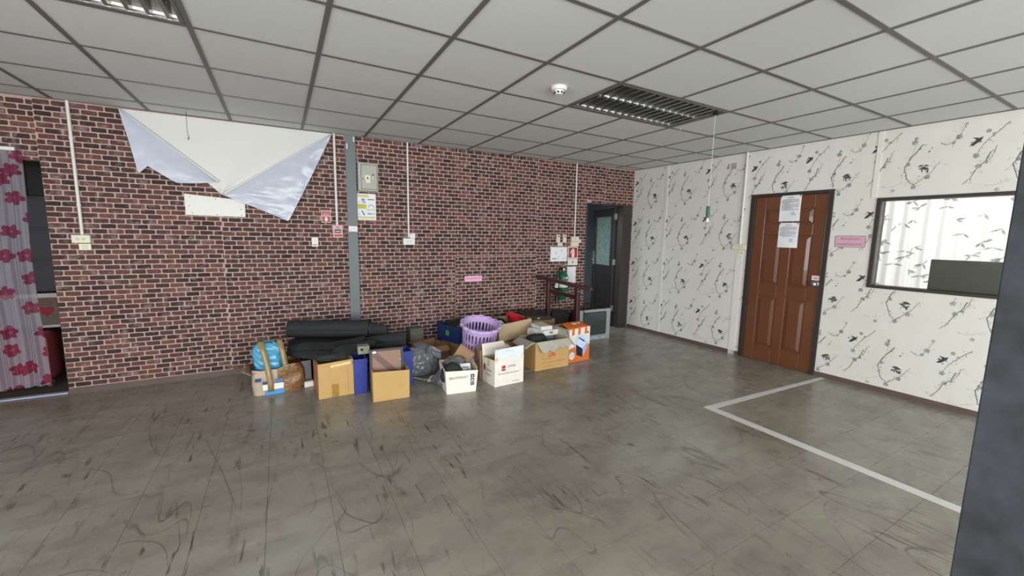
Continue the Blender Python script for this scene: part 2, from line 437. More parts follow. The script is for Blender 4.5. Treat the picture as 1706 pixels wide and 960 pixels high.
def leaf(x, z, a, l, shade):
    d = Vector((math.cos(a), math.sin(a))); n = Vector((-d.y, d.x)); p = Vector((x, z))
    pp([tuple(p), tuple(p+d*l*.5-n*l*.16), tuple(p+d*l), tuple(p+d*l*.5+n*l*.16)], shade)
def flower(x, y, r, shade, cx, cz, rd):
    c = Vector((cx+x*K, cz-y*K)); r *= K*.86; shade += 14; a0 = rd.uniform(0, 6.28)
    for k in range(5):
        a = a0+k*2*PI/5; p = c+Vector((math.cos(a), math.sin(a)))*r*.62
        pp([(p.x+math.cos(t*PI/3+a)*r*.5, p.y+math.sin(t*PI/3+a)*r*.5) for t in range(6)], shade+rd.uniform(-12, 22))
    for k in range(4): leaf(c.x, c.y, rd.uniform(0, 6.28), r*.7, shade-50)
def motif(cx, cz, rd):
    dk, md, lt = 78, 115, 165
    stroke([(100, -75), (70, -40), (40, -5), (15, 35), (5, 70)], .0026, md, cx, cz, rd)
    stroke([(55, 55), (40, 100), (15, 130), (-5, 180), (-30, 210)], .003, dk, cx, cz, rd)
    stroke([(72, 30), (60, 75), (38, 110)], .002, md, cx, cz, rd)
    for x, y, r in ((35, -45, 11), (5, 70, 14), (18, 122, 13), (42, 105, 9), (55, -28, 8)): flower(x, y, r, 135, cx, cz, rd)
    b = [(-24, 20), (-14, 4), (2, -12), (20, -22), (16, -6), (4, 6), (-6, 16)]
    pp([(cx+x*K, cz-y*K) for x, y in b][::-1], 58)
    pp([(cx+6*K, cz+4*K), (cx+20*K, cz-10*K), (cx+8*K, cz+12*K)], 60); pp([(cx-2*K, cz+8*K), (cx-16*K, cz+22*K), (cx+8*K, cz+16*K)], 55)
    for k in range(5): leaf(cx+rd.uniform(-18, 18)*K, cz+rd.uniform(-14, 14)*K, rd.uniform(0, 6.28), .022, 55)
    stroke([(195, 5), (170, 45), (148, 75), (140, 105), (130, 125), (140, 160), (150, 195), (178, 218)], .0034, dk, cx, cz, rd)
    stroke([(178, 218), (205, 195), (228, 175), (250, 140), (272, 105)], .0026, md, cx, cz, rd)
    stroke([(150, 85), (165, 20), (160, -40)], .0016, lt, cx, cz, rd)
    for x, y, r in ((160, -10, 15), (145, 105, 11), (178, 230, 13), (228, 180, 14), (165, -30, 9)): flower(x, y, r, 128, cx, cz, rd)
    for k in range(9):
        leaf(cx+(196+rd.uniform(-14, 14))*K, cz-(128+rd.uniform(-14, 10))*K, rd.uniform(-.35, .25), rd.uniform(.035, .055), rd.uniform(50, 95))
        leaf(cx+(214+rd.uniform(-20, 20))*K, cz-(136+rd.uniform(-10, 8))*K, -1.6+rd.uniform(-.3, .3), rd.uniform(.018, .034), rd.uniform(45, 85))
    stroke([(35, 218), (80, 222), (120, 205), (135, 195)], .0016, lt, cx, cz, rd); flower(92, 243, 11, 150, cx, cz, rd)
    stroke([(-130, -15), (-105, 0), (-80, -10), (-60, -50), (-40, -100)], .0022, md, cx, cz, rd)
    flower(-65, -35, 14, 130, cx, cz, rd); flower(-82, -8, 9, 140, cx, cz, rd); flower(-45, -95, 8, 150, cx, cz, rd)
    leaf(cx+230*K, cz-40*K, -2.4, .03, 70); leaf(cx+236*K, cz-34*K, 2.2, .02, 90)
for ky, y in enumerate([4.70, 4.13, 3.52, 2.93, 2.36, 1.80, 1.16, .57, -.02, -.6, -1.2]):
    for kz in range(-1, 5):
        motif(-y, 2.27+.02*(ky % 3)-.615*kz, random.Random(ky*10+kz))
stuff(pr.make('floral_print', M_print, wr))
struct(G().box(-4.83, DOOR[0], -.006, 0, 0, .05).box(DOOR[1], 4.0, -.006, 0, 0, .05).make('baseboard_right', M_base, None, MW))
M_batten = mat('papered_batten', (218, 217, 210), .5, var=.03)
struct(G().box(-4.165, -4.125, -.007, 0, .05, H).make('trim_3', M_batten, None, MW))
struct(G().box(-3.06, -2.98, -.006, 0, .0, 1.25).make('trim_4', M_batten, None, MW))
struct(G().box(-1.80, -1.762, -.007, 0, 1.86, H).make('trim_5', M_batten, None, MW))
struct(G().box(-4.855, -4.832, -.012, 0, 0, 1.95).make('trim_6', M_batten, None, MW))

# left wall and the wall behind the camera, with their window openings
wl = G()
for a in ((-4.2, -3.0, 0, 2.62), (-3.0, .6, 0, .6), (-3.0, .6, 2.1, 2.62), (.6, 7.0, 0, 2.62)): wl.box(XL-.12, XL, a[0], a[1], a[2], a[3])
struct(wl.make('wall_left', M_plain))
wf = G()
for a in ((-3.7, -2.6, 0, 2.62), (-2.6, 3.8, 0, .1), (-2.6, 3.8, 2.3, 2.62), (3.8, 5.4, 0, 2.62)): wf.box(a[0], a[1], YR-.12, YR, a[2], a[3])
struct(wf.make('wall_front', M_plain))

# ------------------------------------------------------------------ rooms behind the openings
M_bluewall = mat('blue_grey_wall', (150, 164, 172), .7, var=.04)
struct(G().box(1.6, 7.2, 6.9, 7.0, 0, 2.62).box(5.9, 6.0, 4.97, 6.9, 0, 2.62).box(1.6, 1.7, 4.97, 6.9, 0, 2.62).make('wall_corridor', M_bluewall))
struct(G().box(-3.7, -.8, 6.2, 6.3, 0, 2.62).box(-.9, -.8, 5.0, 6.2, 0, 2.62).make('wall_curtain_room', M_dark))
struct(G().box(7.1, 7.2, -2, 4.6, 0, 2.62).box(5.2, 7.2, 4.5, 4.6, 0, 2.62).box(5.2, 7.2, -2.1, -2.0, 0, 2.62).make('wall_office', M_plain))

# ------------------------------------------------------------------ door_1: brown six panel door in the papered wall
M_wood = mat('brown_varnished_wood', (100, 60, 38), .28, var=.10, ns=5, coat=.3)
d1 = bpy.data.objects.new('door_1', None); COL.objects.link(d1); struct(d1); d1.matrix_basis = MW
a, b, zt = DOOR
g = G()
for q in ((a, a+.055, 0, zt), (b-.045, b, 0, zt), (a+.055, b-.045, zt-.035, zt)): g.box(q[0], q[1], -.012, .1, q[2], q[3])
g.make('door_frame', M_frame, d1, bevel=.003)
a, b = a+.057, b-.047; Wd = b-a; zt = zt-.037
g = G(); g.box(a, b, .010, .045, .008, zt)
st, mu = .115, .1
xs = [(a+st, a+Wd/2-mu/2), (a+Wd/2+mu/2, b-st)]; zs = [(.19, .78), (.93, 1.50), (1.62, 1.79)]
# stiles and rails stand proud of the slab
for q in ((a, a+st), (a+Wd/2-mu/2, a+Wd/2+mu/2), (b-st, b)): g.box(q[0], q[1], .0, .010, .008, zt)
for q in ((.008, .19), (.78, .93), (1.50, 1.62), (1.79, zt)):
    for x in xs: g.box(x[0], x[1], .0, .010, q[0], q[1])
g.make('door_leaf', M_wood, d1, bevel=.004)
for x in xs:
    for z in zs:
        g = G(); e = .012; f = .045
        o = [(x[0]+e, z[0]+e), (x[1]-e, z[0]+e), (x[1]-e, z[1]-e), (x[0]+e, z[1]-e)]; n = [(x[0]+f, z[0]+f), (x[1]-f, z[0]+f), (x[1]-f, z[1]-f), (x[0]+f, z[1]-f)]
        if z[1]-z[0] < .25: n = [(x[0]+f, z[0]+.04), (x[1]-f, z[0]+.04), (x[1]-f, z[1]-.04), (x[0]+f, z[1]-.04)]
        g.add([(p[0], .0095, p[1]) for p in o]+[(p[0], .0, p[1]) for p in n], [(4, 5, 6, 7), (0, 1, 5, 4), (1, 2, 6, 5), (2, 3, 7, 6), (3, 0, 4, 7)])
        g.make('door_panel', M_wood, d1)
g = G(); g.lathe([(.0, 0), (.030, 0), (.030, .004), (.012, .008), (.011, .035), (.027, .045), (.031, .058), (.026, .070), (.012, .076), (0, .077)], 20)
g.make('door_knob', M_steel, d1, T(-2.178, 0, .985) @ RX(90), smooth=40)
g = G().box(-2.222, -2.15, -.0015, 0, 1.022, 1.072); s_ = g.make('door_label', mat('pale_pink_card', (224, 200, 198), .5), d1)
lettering('ผลัก', -2.205, -2.165, 1.035, 1.062, -.0018, M_plum, s_)

def notice(y0, y1, z0, z1, label, seed):
    o = thing('paper_notice', label, 'paper', onW((y0+y1)/2, z0, .0125), 'notices on the brown door')
    w = abs(y0-y1)/2; hh = z1-z0; rd = random.Random(seed)
    G().grid(lambda u, v: (-w+2*w*u, .006+.003*math.sin(u*5+seed)+.002*math.cos(v*6), hh*v), 8, 8).make('sheet', M_paper, o, smooth=60)
    g = G(); z = hh*.90
    g.box(-w*.3, w*.3, .0010, .0014, z, z+.006); z -= .02
    for k in range(12):
        if z < hh*.42: break
        x1 = w*.82 if k % 5 != 4 else w*rd.uniform(-.2, .5)
        x = -w*(.6 if k % 5 == 0 else .82)
        while x < x1:
            l = rd.uniform(.012, .03); g.box(x, min(x+l, x1), .0010, .0014, z, z+.0045); x += l+.004
        z -= .0105
    for k in range(3): g.box(w*.15, w*rd.uniform(.4, .65), .0010, .0014, hh*.34-k*.014, hh*.34-k*.014+.005)
    g.make('printed_lines', M_greyink, o)
    for x in (-w*.9, w*.9): G().box(x-.006, x+.006, -.0002, .0008, hh-.016, hh-.004).make('pin', M_black, o)
    return o
notice(2.607, 2.396, 1.652, 1.936, 'white paper notice at top of brown door, upper of two', 1)
notice(2.597, 2.394, 1.360, 1.634, 'white paper notice on brown door, lower of two', 2)

# ------------------------------------------------------------------ door_2: dark glazed door standing open in the brick wall
M_darkwood = mat('very_dark_wood', (31, 20, 19), .35, var=.2, ns=6)
d2 = bpy.data.objects.new('door_2', None); COL.objects.link(d2); struct(d2); d2.matrix_basis = MB
g = G(); g.box(3.945, 3.962, -.006, .13, 0, 1.94); g.box(4.655, 4.835, -.008, .13, 0, 1.94); g.box(3.962, 4.655, -.006, .13, 1.918, 1.94)
g.make('door_frame', M_frame, d2, bevel=.002)
HX = 4.66; leafM = T(HX, .13, 0) @ RZ(78)    # leaf runs from the hinge into the corridor
lf = G(); LW = .70
lf.box(0, .11, 0, .04, .01, 1.90); lf.box(LW-.11, LW, 0, .04, .01, 1.90)
for z in ((.01, .2), (.80, .98), (1.77, 1.90)): lf.box(.11, LW-.11, 0, .04, z[0], z[1])
lf = lf.make('door_leaf', M_darkwood, d2, leafM, bevel=.003)
G().box(.105, LW-.105, .012, .028, .2, .8).make('lower_panel', M_darkwood, lf)
M_dglass = mat('green_obscure_glass', (122, 150, 140), .3, var=.35, ns=22)
G().box(.105, LW-.105, .014, .026, .98, 1.77).make('glass_pane', M_dglass, lf)
for yy in (-1, 1):
    g = G(); y0 = -.006 if yy < 0 else .04
    g.box(LW-.07, LW-.03, y0, y0+.006, .97, 1.20); c = (LW-.05, y0+.003, 1.06)
    g.tube([c, (c[0], c[1]+yy*.045, c[2]), (c[0]-.09, c[1]+yy*.05, c[2])], .009, 8)
    g.tube([(LW-.05, c[1], 1.16), (LW-.05, c[1]+yy*.02, 1.16)], .018, 12)
    g.make('door_handle', M_steel, lf)
for z in (.25, 1.0, 1.72): G().box(-.012, .012, -.006, .046, z, z+.09).make('hinge', M_louvre, lf)

# ------------------------------------------------------------------ window_1 in the papered wall
w1 = bpy.data.objects.new('window_1', None); COL.objects.link(w1); struct(w1); w1.matrix_basis = MW
a, b, z0, z1 = WIN; e = .036
g = G(); g.box(a, a+e, -.012, .11, z0, z1); g.box(b-e, b, -.012, .11, z0, z1); g.box(a+e, b-e, -.012, .11, z0, z0+e*.75); g.box(a+e, b-e, -.012, .11, z1-e*.8, z1)
g.make('window_frame', M_frame, w1, bevel=.003)
mg = bpy.data.materials.new('clear_pane'); mg.use_nodes = True; N = mg.node_tree.nodes; L = mg.node_tree.links
for n in list(N):
    if n.type != 'OUTPUT_MATERIAL': N.remove(n)
tr = N.new('ShaderNodeBsdfTransparent'); tr.inputs[0].default_value = (.95, .96, .95, 1); gl = N.new('ShaderNodeBsdfGlossy'); gl.inputs['Roughness'].default_value = .03
fr = N.new('ShaderNodeFresnel'); fr.inputs[0].default_value = 1.5; ms = N.new('ShaderNodeMixShader')
L.new(fr.outputs[0], ms.inputs[0]); L.new(tr.outputs[0], ms.inputs[1]); L.new(gl.outputs[0], ms.inputs[2])
L.new(ms.outputs[0], [n for n in N if n.type == 'OUTPUT_MATERIAL'][0].inputs[0])
G().box(a+e, b-e, .035, .040, z0+e*.75, z1-e*.8).make('window_pane', mg, w1)

def sheer(name, rgb, alpha, attr, tl=.5, rough=.7):
    m = bpy.data.materials.new(name); m.use_nodes = True; N = m.node_tree.nodes; L = m.node_tree.links
    b = N['Principled BSDF']; b.inputs['Roughness'].default_value = rough; b.inputs['Base Color'].default_value = lin(rgb)
    t = N.new('ShaderNodeBsdfTranslucent'); t.inputs[0].default_value = lin(rgb)
    if attr:
        a = N.new('ShaderNodeAttribute'); a.attribute_name = 'Col'; L.new(a.outputs['Color'], b.inputs['Base Color']); L.new(a.outputs['Color'], t.inputs[0])
    mx = N.new('ShaderNodeMixShader'); mx.inputs[0].default_value = tl; L.new(b.outputs[0], mx.inputs[1]); L.new(t.outputs[0], mx.inputs[2])
    tp = N.new('ShaderNodeBsdfTransparent'); m2 = N.new('ShaderNodeMixShader'); m2.inputs[0].default_value = alpha
    L.new(tp.outputs[0], m2.inputs[1]); L.new(mx.outputs[0], m2.inputs[2]); L.new(m2.outputs[0], N['Material Output'].inputs[0]); return m
M_blind = sheer('white_bamboo_curtain', (236, 236, 226), 1, True, .55)
rd = random.Random(5); leaves = []
for k in range(95):
    cx, cz = rd.uniform(-1.9, -.6), rd.uniform(.95, 1.95)
    for q in range(rd.randint(2, 5)):
        an = rd.choice([-.45, -.9, -2.4, -2.75, .5])+rd.uniform(-.3, .3); l = rd.uniform(.04, .08); leaves.append((cx, cz, math.cos(an), math.sin(an), l, rd.uniform(.35, .75)))
def bcol(u, v):
    x, z = -1.95+1.6*u, .85+1.15*v; c = 1
    for lx, lz, dx, dz, l, s in leaves:
        px_, pz = x-lx, z-lz
        if abs(px_) > .09 or abs(pz) > .09: continue
        t = px_*dx+pz*dz
        if 0 < t < l and abs(-px_*dz+pz*dx) < .0065*math.sin(PI*t/l)+.0008: c = min(c, 1-s*.55)
    q = lin((238*c, 238*c, 234*c)); return q
bc = G().grid(lambda u, v: (-1.95+1.6*u,   .225+.02*math.sin(u*2*PI*13)+.006*math.sin(u*2*PI*31+1), .85+1.15*v), 260, 170, cf=bcol)
tag(bc.make('window_curtain', M_blind, None, MW, smooth=80), 'white bamboo leaf print curtain hanging behind the inner window glass', 'curtain')
mo = thing('reflection_panel', 'dark panel standing in for a reflection in the inner window glass', 'screen', onW(1.02, .80, -.14))  # added dark panel that imitates a reflection in the window pane
G().box(-.335, .5, -.012, .02, .19, .494).make('panel_body', mat('olive_black_panel', (88, 90, 78), .35, var=.15), mo, bevel=.006)
G().box(-.315, .48, -.0135, -.011, .21, .474).make('reflection_face', mat('dim_reflection', (98, 101, 88), .2, var=.12), mo)
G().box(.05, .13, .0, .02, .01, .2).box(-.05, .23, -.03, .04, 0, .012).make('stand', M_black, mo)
dk = thing('office_desk', 'desk under the dark reflection panel in the office behind the inner window', 'desk', onW(.9, 0, -.56))
G().box(-.7, .7, -.41, .3, .765, .80).make('desk_top', M_greyboard, dk, bevel=.003)
for x in (-.66, .6):
    for y in (-.38, .24): G().box(x, x+.05, y, y+.05, 0, .765).make('leg', M_louvre, dk)

# ------------------------------------------------------------------ columns
M_col = mat('mottled_slate_plaster', (49, 53, 58), .75, var=.5, ns=11, bump=.12)
tag(G().box(1.771, 1.98, .11, .323, 0, H+.1).make('column', M_col, bevel=.004), 'broad dark slate column in the right foreground', 'column')
pc = thing('column', 'slim slate grey steel column set in the brick wall', 'column', MB)
G().box(.652, .757, -.022, .05, 0, H).make('shaft', M_slate, pc, bevel=.003)
def clip_(x, z0, z1):
    G().tube([(x, -.026, z0), (x+.001, -.03, (z0+z1)/2), (x, -.026, z1)], .0085, 8).make('white_clip', M_white, pc, smooth=60)
clip_(.669, 2.33, 2.385); clip_(.738, 2.41, 2.46)
t = thing('label_sticker', 'white sticker with small marks on the slim grey column', 'sticker', onB(.706, 1.455, .0225))
G().box(-.045, .045, -.001, 0, 0, .059).make('card', M_white, t)
G().box(-.03, -.024, -.0014, -.001, .012, .02).box(.02, .026, -.0014, -.001, .04, .045).box(-.01, .012, -.0014, -.001, .035, .038).make('printed_marks', M_greyink, t)

# ------------------------------------------------------------------ ceiling fittings
def light(x0, y0, label):
    o = thing('ceiling_light', label, 'light', T(x0, y0, H), 'recessed louvre lights')
    W, D = 1.2, .6
    g = G(); g.box(.014, W-.014, .014, .032, -.002, .012); g.box(.014, W-.014, D-.032, D-.014, -.002, .012)
    g.box(.014, .032, .032, D-.032, -.002, .012); g.box(W-.032, W-.014, .032, D-.032, -.002, .012); g.make('frame', M_tee, o)
    g = G(); g.box(.02, W-.02, .02, D-.02, .098, .105); g.box(.02, W-.02, .018, .02, .0, .1); g.box(.02, W-.02, D-.02, D-.018, 0, .1)
    g.box(.018, .02, .02, D-.02, 0, .1); g.box(W-.02, W-.018, .02, D-.02, 0, .1)
    g.make('housing', mat('white_enamel', (206, 208, 206), .35, var=.02), o)
    for r in range(2):
        ya, yb = .036+r*.266, .036+r*.266+.262; ym = (ya+yb)/2
        g = G()
        def prof(s): return [(ya if s < 0 else yb)-s*(.004+.055*t*t) for t in (0, .25, .5, .75, 1)]
        for s in (-1, 1):
            ys = [(ya+.004+.05*t**2.0) if s < 0 else (yb-.004-.05*t**2.0) for t in (0, .2, .4, .6, .8, 1)]
            for k in range(5):
                z0, z1 = .0+.06*k/5, .0+.06*(k+1)/5
                q = [(.034, ys[k], z0), (W-.034, ys[k], z0), (W-.034, ys[k+1], z1), (.034, ys[k+1], z1)]
                g.poly(q)
        g.make('side_reflector', M_mirror, o, smooth=60)
        for k in range(15):
            x = .034+(W-.068)*(k+.5)/15; g = G()
            # V shaped blade, wide at the bottom, notched for the lamp
            pr_ = lambda yy: .052 if abs(yy-ym) > .03 else .034
            n = 8
            for q in range(n):
                y_a, y_b = ya+(yb-ya)*q/n, ya+(yb-ya)*(q+1)/n; za, zb = pr_(y_a), pr_(y_b)
                g.add([(x-.009, y_a, .001), (x-.009, y_b, .001), (x, y_b, zb), (x, y_a, za), (x+.009, y_a, .001), (x+.009, y_b, .001)], [(0, 1, 2, 3), (3, 2, 5, 4), (4, 5, 1, 0)])
            g.make('louvre_blade', M_louvre, o)
        G().tube([(.05, ym, .075), (W-.05, ym, .075)], .013, 10).make('lamp_tube', mat('unlit_tube_glass', (225, 228, 228), .25, var=.02), o, smooth=50)
        for x in (.036, W-.05): G().box(x, x+.014, ym-.014, ym+.014, .056, .098).make('lamp_holder', M_white, o)
    return o
light(OX+S, OY+S, 'recessed louvre ceiling light beside the smoke detector')
light(OX-5*S, OY+S, 'recessed louvre ceiling light cut off at the top left corner of the photo')
sd = thing('smoke_detector', 'round white smoke detector on the ceiling', 'smoke detector', T(1.75, 2.47, H+.004))
G().lathe([(0, 0), (.055, 0), (.057, -.006), (.055, -.02), (.050, -.026), (0, -.026)], 28).make('base', M_white, sd, smooth=40)
G().lathe([(.038, -.026), (.030, -.045), (.028, -.052), (.0, -.054)], 28).make('sensor_head', M_white, sd, smooth=40)
g = G()
for k in range(8):
    t = 2*PI*k/8; g.box(.0305*math.cos(t)-.006, .0305*math.cos(t)+.006, .0305*math.sin(t)-.006, .0305*math.sin(t)+.006, -.046, -.036)
g.make('vent_slots', M_ink, sd)
pc_ = thing('pull_cord', 'white ceiling pull cord with green handle and white bell end', 'pull switch', T(3.189, 2.264, H))
G().box(-.016, .016, -.016, .016, -.014, .002).make('ceiling_bracket', M_black, pc_)
G().tube([(0, 0, -.014), (.001, 0, -.4), (0, 0, -.755)], .0016, 6).make('cord', M_white, pc_)
G().box(-.016, .016, -.009, .009, -.852, -.755).make('green_handle', mat('green_plastic', (50, 96, 84), .45), pc_, bevel=.003)
G().lathe([(.004, 0), (.009, -.008), (.015, -.03), (.016, -.036), (0, -.034)], 14, (0, 0, -.852)).make('bell_end', M_white, pc_, smooth=50)
for x, y, lb in ((1.468, 2.793, 'tiny wire hook on a ceiling tee left of the smoke detector'), (3.334, 2.72, 'tiny wire hook on the ceiling tee by the far corner of the louvre light'), (3.271, 1.605, 'tiny wire hook on the ceiling tee nearest the brown door')):
    g = G(); g.tube([(0, 0, 0), (.004, 0, -.012), (0, .004, -.026), (-.007, 0, -.03), (-.010, 0, -.022)], .0016, 6)
    tag(g.make('ceiling_hook', M_louvre, None, T(x, y, H)), lb, 'hook', 'wire hooks on the ceiling')
hw = thing('hanging_wire', 'thin dark wire with a hooked tip hanging before the white sheet', 'wire', T(-.668, 4.70, H))
G().tube([(0, 0, 0), (.002, 0, -.06), (-.002, 0, -.13), (.004, 0, -.2)], .0019, 6).make('strand', M_ink, hw)
G().tube([(.004, 0, -.2), (.008, 0, -.225), (.001, 0, -.235), (-.005, 0, -.222)], [.002, .004, .004, .0015], 6).make('hook_tip', M_ink, hw)

# ------------------------------------------------------------------ white vinyl sheet hung by its upper edge, both lower corners folded over
M_sheet = mat('white_vinyl_sheet', (208, 208, 205), .4, var=.02, ns=4)
M_sheetb = mat('bluish_vinyl_back', (184, 190, 204), .25, var=.05, ns=16, bump=.3)
sh = thing('vinyl_sheet', 'big white vinyl sheet hung from the ceiling edge, its lower corners folded', 'banner', MB)
TLc, TRc, Bc = (-1.141, 2.462), (.529, 2.466), (-.463, 1.782)
g = G()
def tri(u, v):                                     # main face: fan between the top edge and the lower fold point
    x = (TLc[0]*(1-u)+TRc[0]*u)*(1-v)+Bc[0]*v; z = (TLc[1]*(1-u)+TRc[1]*u)*(1-v)+Bc[1]*v
    return (x, -.012-.022*v-.004*math.sin(u*9)*v, z)
g.grid(tri, 24, 20).make('front_face', M_sheet, sh, smooth=70)
def folded(name, pts, A, B, nu=18, nv=14, crease=.006):
    # region between the fold line A-B and the free outline pts (ordered from A to B)
    P = [Vector((p[0], p[1])) for p in pts]; Ls = [0]
    for i in range(len(P)-1): Ls.append(Ls[-1]+(P[i+1]-P[i]).length)
    def at(t):
        d = t*Ls[-1]
        for i in range(len(P)-1):
            if d <= Ls[i+1]+1e-9: return P[i].lerp(P[i+1], (d-Ls[i])/max(Ls[i+1]-Ls[i], 1e-9))
        return P[-1]
    A_, B_ = Vector(A), Vector(B)
    def fn(u, v):
        q = A_.lerp(B_, u).lerp(at(u), v); w = (noise.noise((q.x*9, q.y*9, 3.1))+.7*noise.noise((q.x*7+q.y*22, q.y*30, 1.1))*v)*crease*v
        return (q.x, -.040-.018*math.sin(PI*min(v*1.6, 1)*.5)-w, q.y)
    return G().grid(fn, nu, nv).make(name, M_sheetb, sh, smooth=70)
folded('left_fold', [(-1.141, 2.462), (-1.09, 2.19), (-1.048, 1.922), (-.981, 1.995), (-.80, 1.868), (-.775, 1.862), (-.62, 1.872), (-.497, 1.893)], TLc, (-.497, 1.895), 40, 14)
rf = folded('right_fold', [(.529, 2.466), (.31, 2.0), (.087, 1.547), (-.17, 1.66), (-.463, 1.782)], TRc, Bc, 60, 40, .022)
# soft curl along the two folds
for p, q in ((TLc, (-.48, 1.90)), (TRc, (-.44, 1.79))):
    pts = [(p[0]+(q[0]-p[0])*k/14, -.036-.012*(k/14), p[1]+(q[1]-p[1])*k/14) for k in range(15)]
    G().tube(pts, [.003+.009*k/14 for k in range(15)], 10).make('fold_edge', M_sheet, sh, smooth=80)
pl = thing('mounting_plate', 'plain white rectangular plate with screws, below the vinyl sheet', 'plate', MB)
G().slab([(-.75, -.008, 1.582), (-.283, -.008, 1.577), (-.281, -.008, 1.738), (-.752, -.008, 1.775)], .007).make('plate', M_white, pl, bevel=.0015)
for x, z in ((-.71, 1.75), (-.515, 1.738), (-.31, 1.722), (-.72, 1.665), (-.315, 1.65), (-.70, 1.603), (-.512, 1.592), (-.315, 1.594)):
    G().poly(disc(x, z, .005, -.0085, 10)).make('screw', M_greyink, pl)

# ------------------------------------------------------------------ conduits, sockets and signs on the brick wall
def conduit(x, z0, z1, label, M, r=.0105, kink=0):
    o = thing('cable_conduit', label, 'conduit', M(x, z0, r+.003), 'white cable conduits')
    hh = z1-z0
    G().tube([(0, 0, 0), (0, 0, hh)], r, 12).make('pipe', M_white, o, smooth=50)
    for k in range(2):
        z = hh*(.22+.5*k); G().tube([(0, 0, z), (0, 0, z+.018)], r*1.28, 12).make('saddle_clip', M_white, o, smooth=50)
    return o
conduit(-1.462, 1.388, H, 'leftmost white cable conduit down the brick wall, near the curtain', onB, .012)
conduit(.546, 1.522, H, 'white cable conduit ending in the red call point', onB, .0125)
conduit(1.318, 1.40, H, 'white cable conduit between the electrical panel and the pink sign', onB, .0105)
conduit(3.731, 1.435, H, 'white cable conduit above the red extinguisher sign', onB, .0105)
conduit(3.018, 1.385, H, 'white cable conduit down the papered wall left of the brown door', onW, .0125)
def socket(M, x, z, w, hh, label, holes=2, d=.032, m=None, face=None):
    o = thing('wall_socket', label, 'socket', M(x, z, 0))
    G().box(-w/2, w/2, -d, 0, 0, hh).make('back_box', m or M_cream, o, bevel=.003)
    G().box(-w/2+.003, w/2-.003, -d-.004, -d, .003, hh-.003).make('face_plate', m or M_cream, o, bevel=.0015)
    g = G()
    for k in range(holes):
        c = (k-(holes-1)/2)*.036
        for q in (-.006, .006): g.box(c+q-.0018, c+q+.0018, -d-.0046, -d-.004, hh/2-.004, hh/2+.006)
        g.box(c-.002, c+.002, -d-.0046, -d-.004, hh/2-.014, hh/2-.009)
    if holes: g.make('pin_slots', M_ink, o)
    return o
socket(onB, -1.469, 1.317, .118, .069, 'cream double socket under the leftmost conduit', 2)
socket(onB, 1.317, 1.313, .138, .077, 'white double socket under the third conduit', 2, .04, M_white)
socket(onB, 1.361, 1.391, .066, .056, 'small white switch box above the white double socket', 0, .03, M_white)
socket(onB, 3.735, 1.37, .135, .068, 'cream junction box with one hole under the conduit near the dark door', 1)
socket(onB, 3.731, 1.302, .135, .066, 'cream blank box directly above the red extinguisher sign', 0)
socket(onB, 3.825, 1.35, .046, .05, 'little cream box at the right of the junction boxes', 0, .02)
socket(onW, 3.02, 1.318, .165, .066, 'cream surface box at the foot of the conduit on the papered wall', 1, .03)
def card(M, x, z, w, hh, label, m, lines=(), cat='sticker', name='label_sticker', group=None, off=.003, inkm=None):
    o = thing(name, label, cat, M(x, z, off), group)
    G().box(-w/2, w/2, -.0015, 0, 0, hh).make('card', m, o)
    for (bd, a, b, c, d) in lines: lettering(bd, -w/2+w*a, -w/2+w*b, hh*c, hh*d, -.0019, inkm or M_greyink, o)
    return o
M_cream2 = mat('cream_sticker', (226, 224, 198), .5, var=.03)
card(onB, -1.457, 1.257, .076, .054, 'small cream sticker below the leftmost socket', M_cream2, [('ปลั๊กไฟ', .2, .8, .6, .8), ('220V', .25, .75, .2, .42)])
card(onB, 3.488, 1.303, .084, .044, 'small cream sticker below the two door release boxes', M_cream2, [('สวิตช์', .2, .8, .25, .75)])
card(onW, 2.998, 1.250, .08, .06, 'small cream sticker below the box beside the brown door', M_cream2, [('220V', .25, .75, .3, .62)])
for x, lb in ((3.447, 'left one of two small cream wall brackets above the white board'), (3.557, 'right one of two small cream wall brackets above the white board')):
    o = thing('wall_bracket', lb, 'bracket', onB(x, 1.356, 0), 'two cream brackets')
    G().slab([(-.033, -.02, 0), (.033, -.02, 0), (.027, -.02, .04), (.026, -.02, .112), (-.026, -.02, .112), (-.027, -.02, .04)], .02).make('body', M_cream, o, bevel=.003)
    G().poly(disc(0, .085, .011, -.0203, 14)).make('dark_eye', M_ink, o)
o = thing('fire_sign', 'small red fire sign with a white down arrow, left of the call point', 'sign', onB(.441, 1.545, .003))
G().slab(rrect(-.045, .045, 0, .131, -.002, .004), .002).make('board', M_white, o)
g = G(); g.slab(rrect(-.041, .041, .004, .068, -.0024, .002), .0004); g.slab(rrect(-.041, .041, .074, .127, -.0024, .002), .0004); g.make('red_field', M_red, o)
g = G(); g.poly([(-.010, -.0028, .058), (-.010, -.0028, .034), (-.021, -.0028, .034), (0, -.0028, .010), (.021, -.0028, .034), (.010, -.0028, .034), (.010, -.0028, .058)]); g.make('white_arrow', M_white, o)
lettering('กดแจ้งเหตุ', -.034, .034, .107, .122, -.0028, M_white, o); lettering('เพลิงไหม้', -.026, .026, .083, .1, -.0028, M_white, o)
o = thing('call_point', 'red fire call point with black pull bar at the conduit end', 'fire alarm', onB(.549, 1.388, 0))
G().slab(rrect(-.05, .05, 0, .133, -.03, .008), .03).make('body', mat('pale_red_housing', (200, 150, 152), .4), o, bevel=.002)
G().slab(rrect(-.036, .036, .012, .034, -.0308, .003), .001).make('red_band', M_red, o)
G().box(-.030, .030, -.040, -.03, .050, .088).make('black_window', M_black, o, bevel=.003)
G().box(-.022, .022, -.042, -.04, .064, .070).make('white_bar', M_white, o)
lettering('FIRE', -.018, .018, .100, .118, -.0305, M_ink, o); G().poly(disc(.034, .022, .007, -.0316, 12)).make('key_hole', M_ink, o)
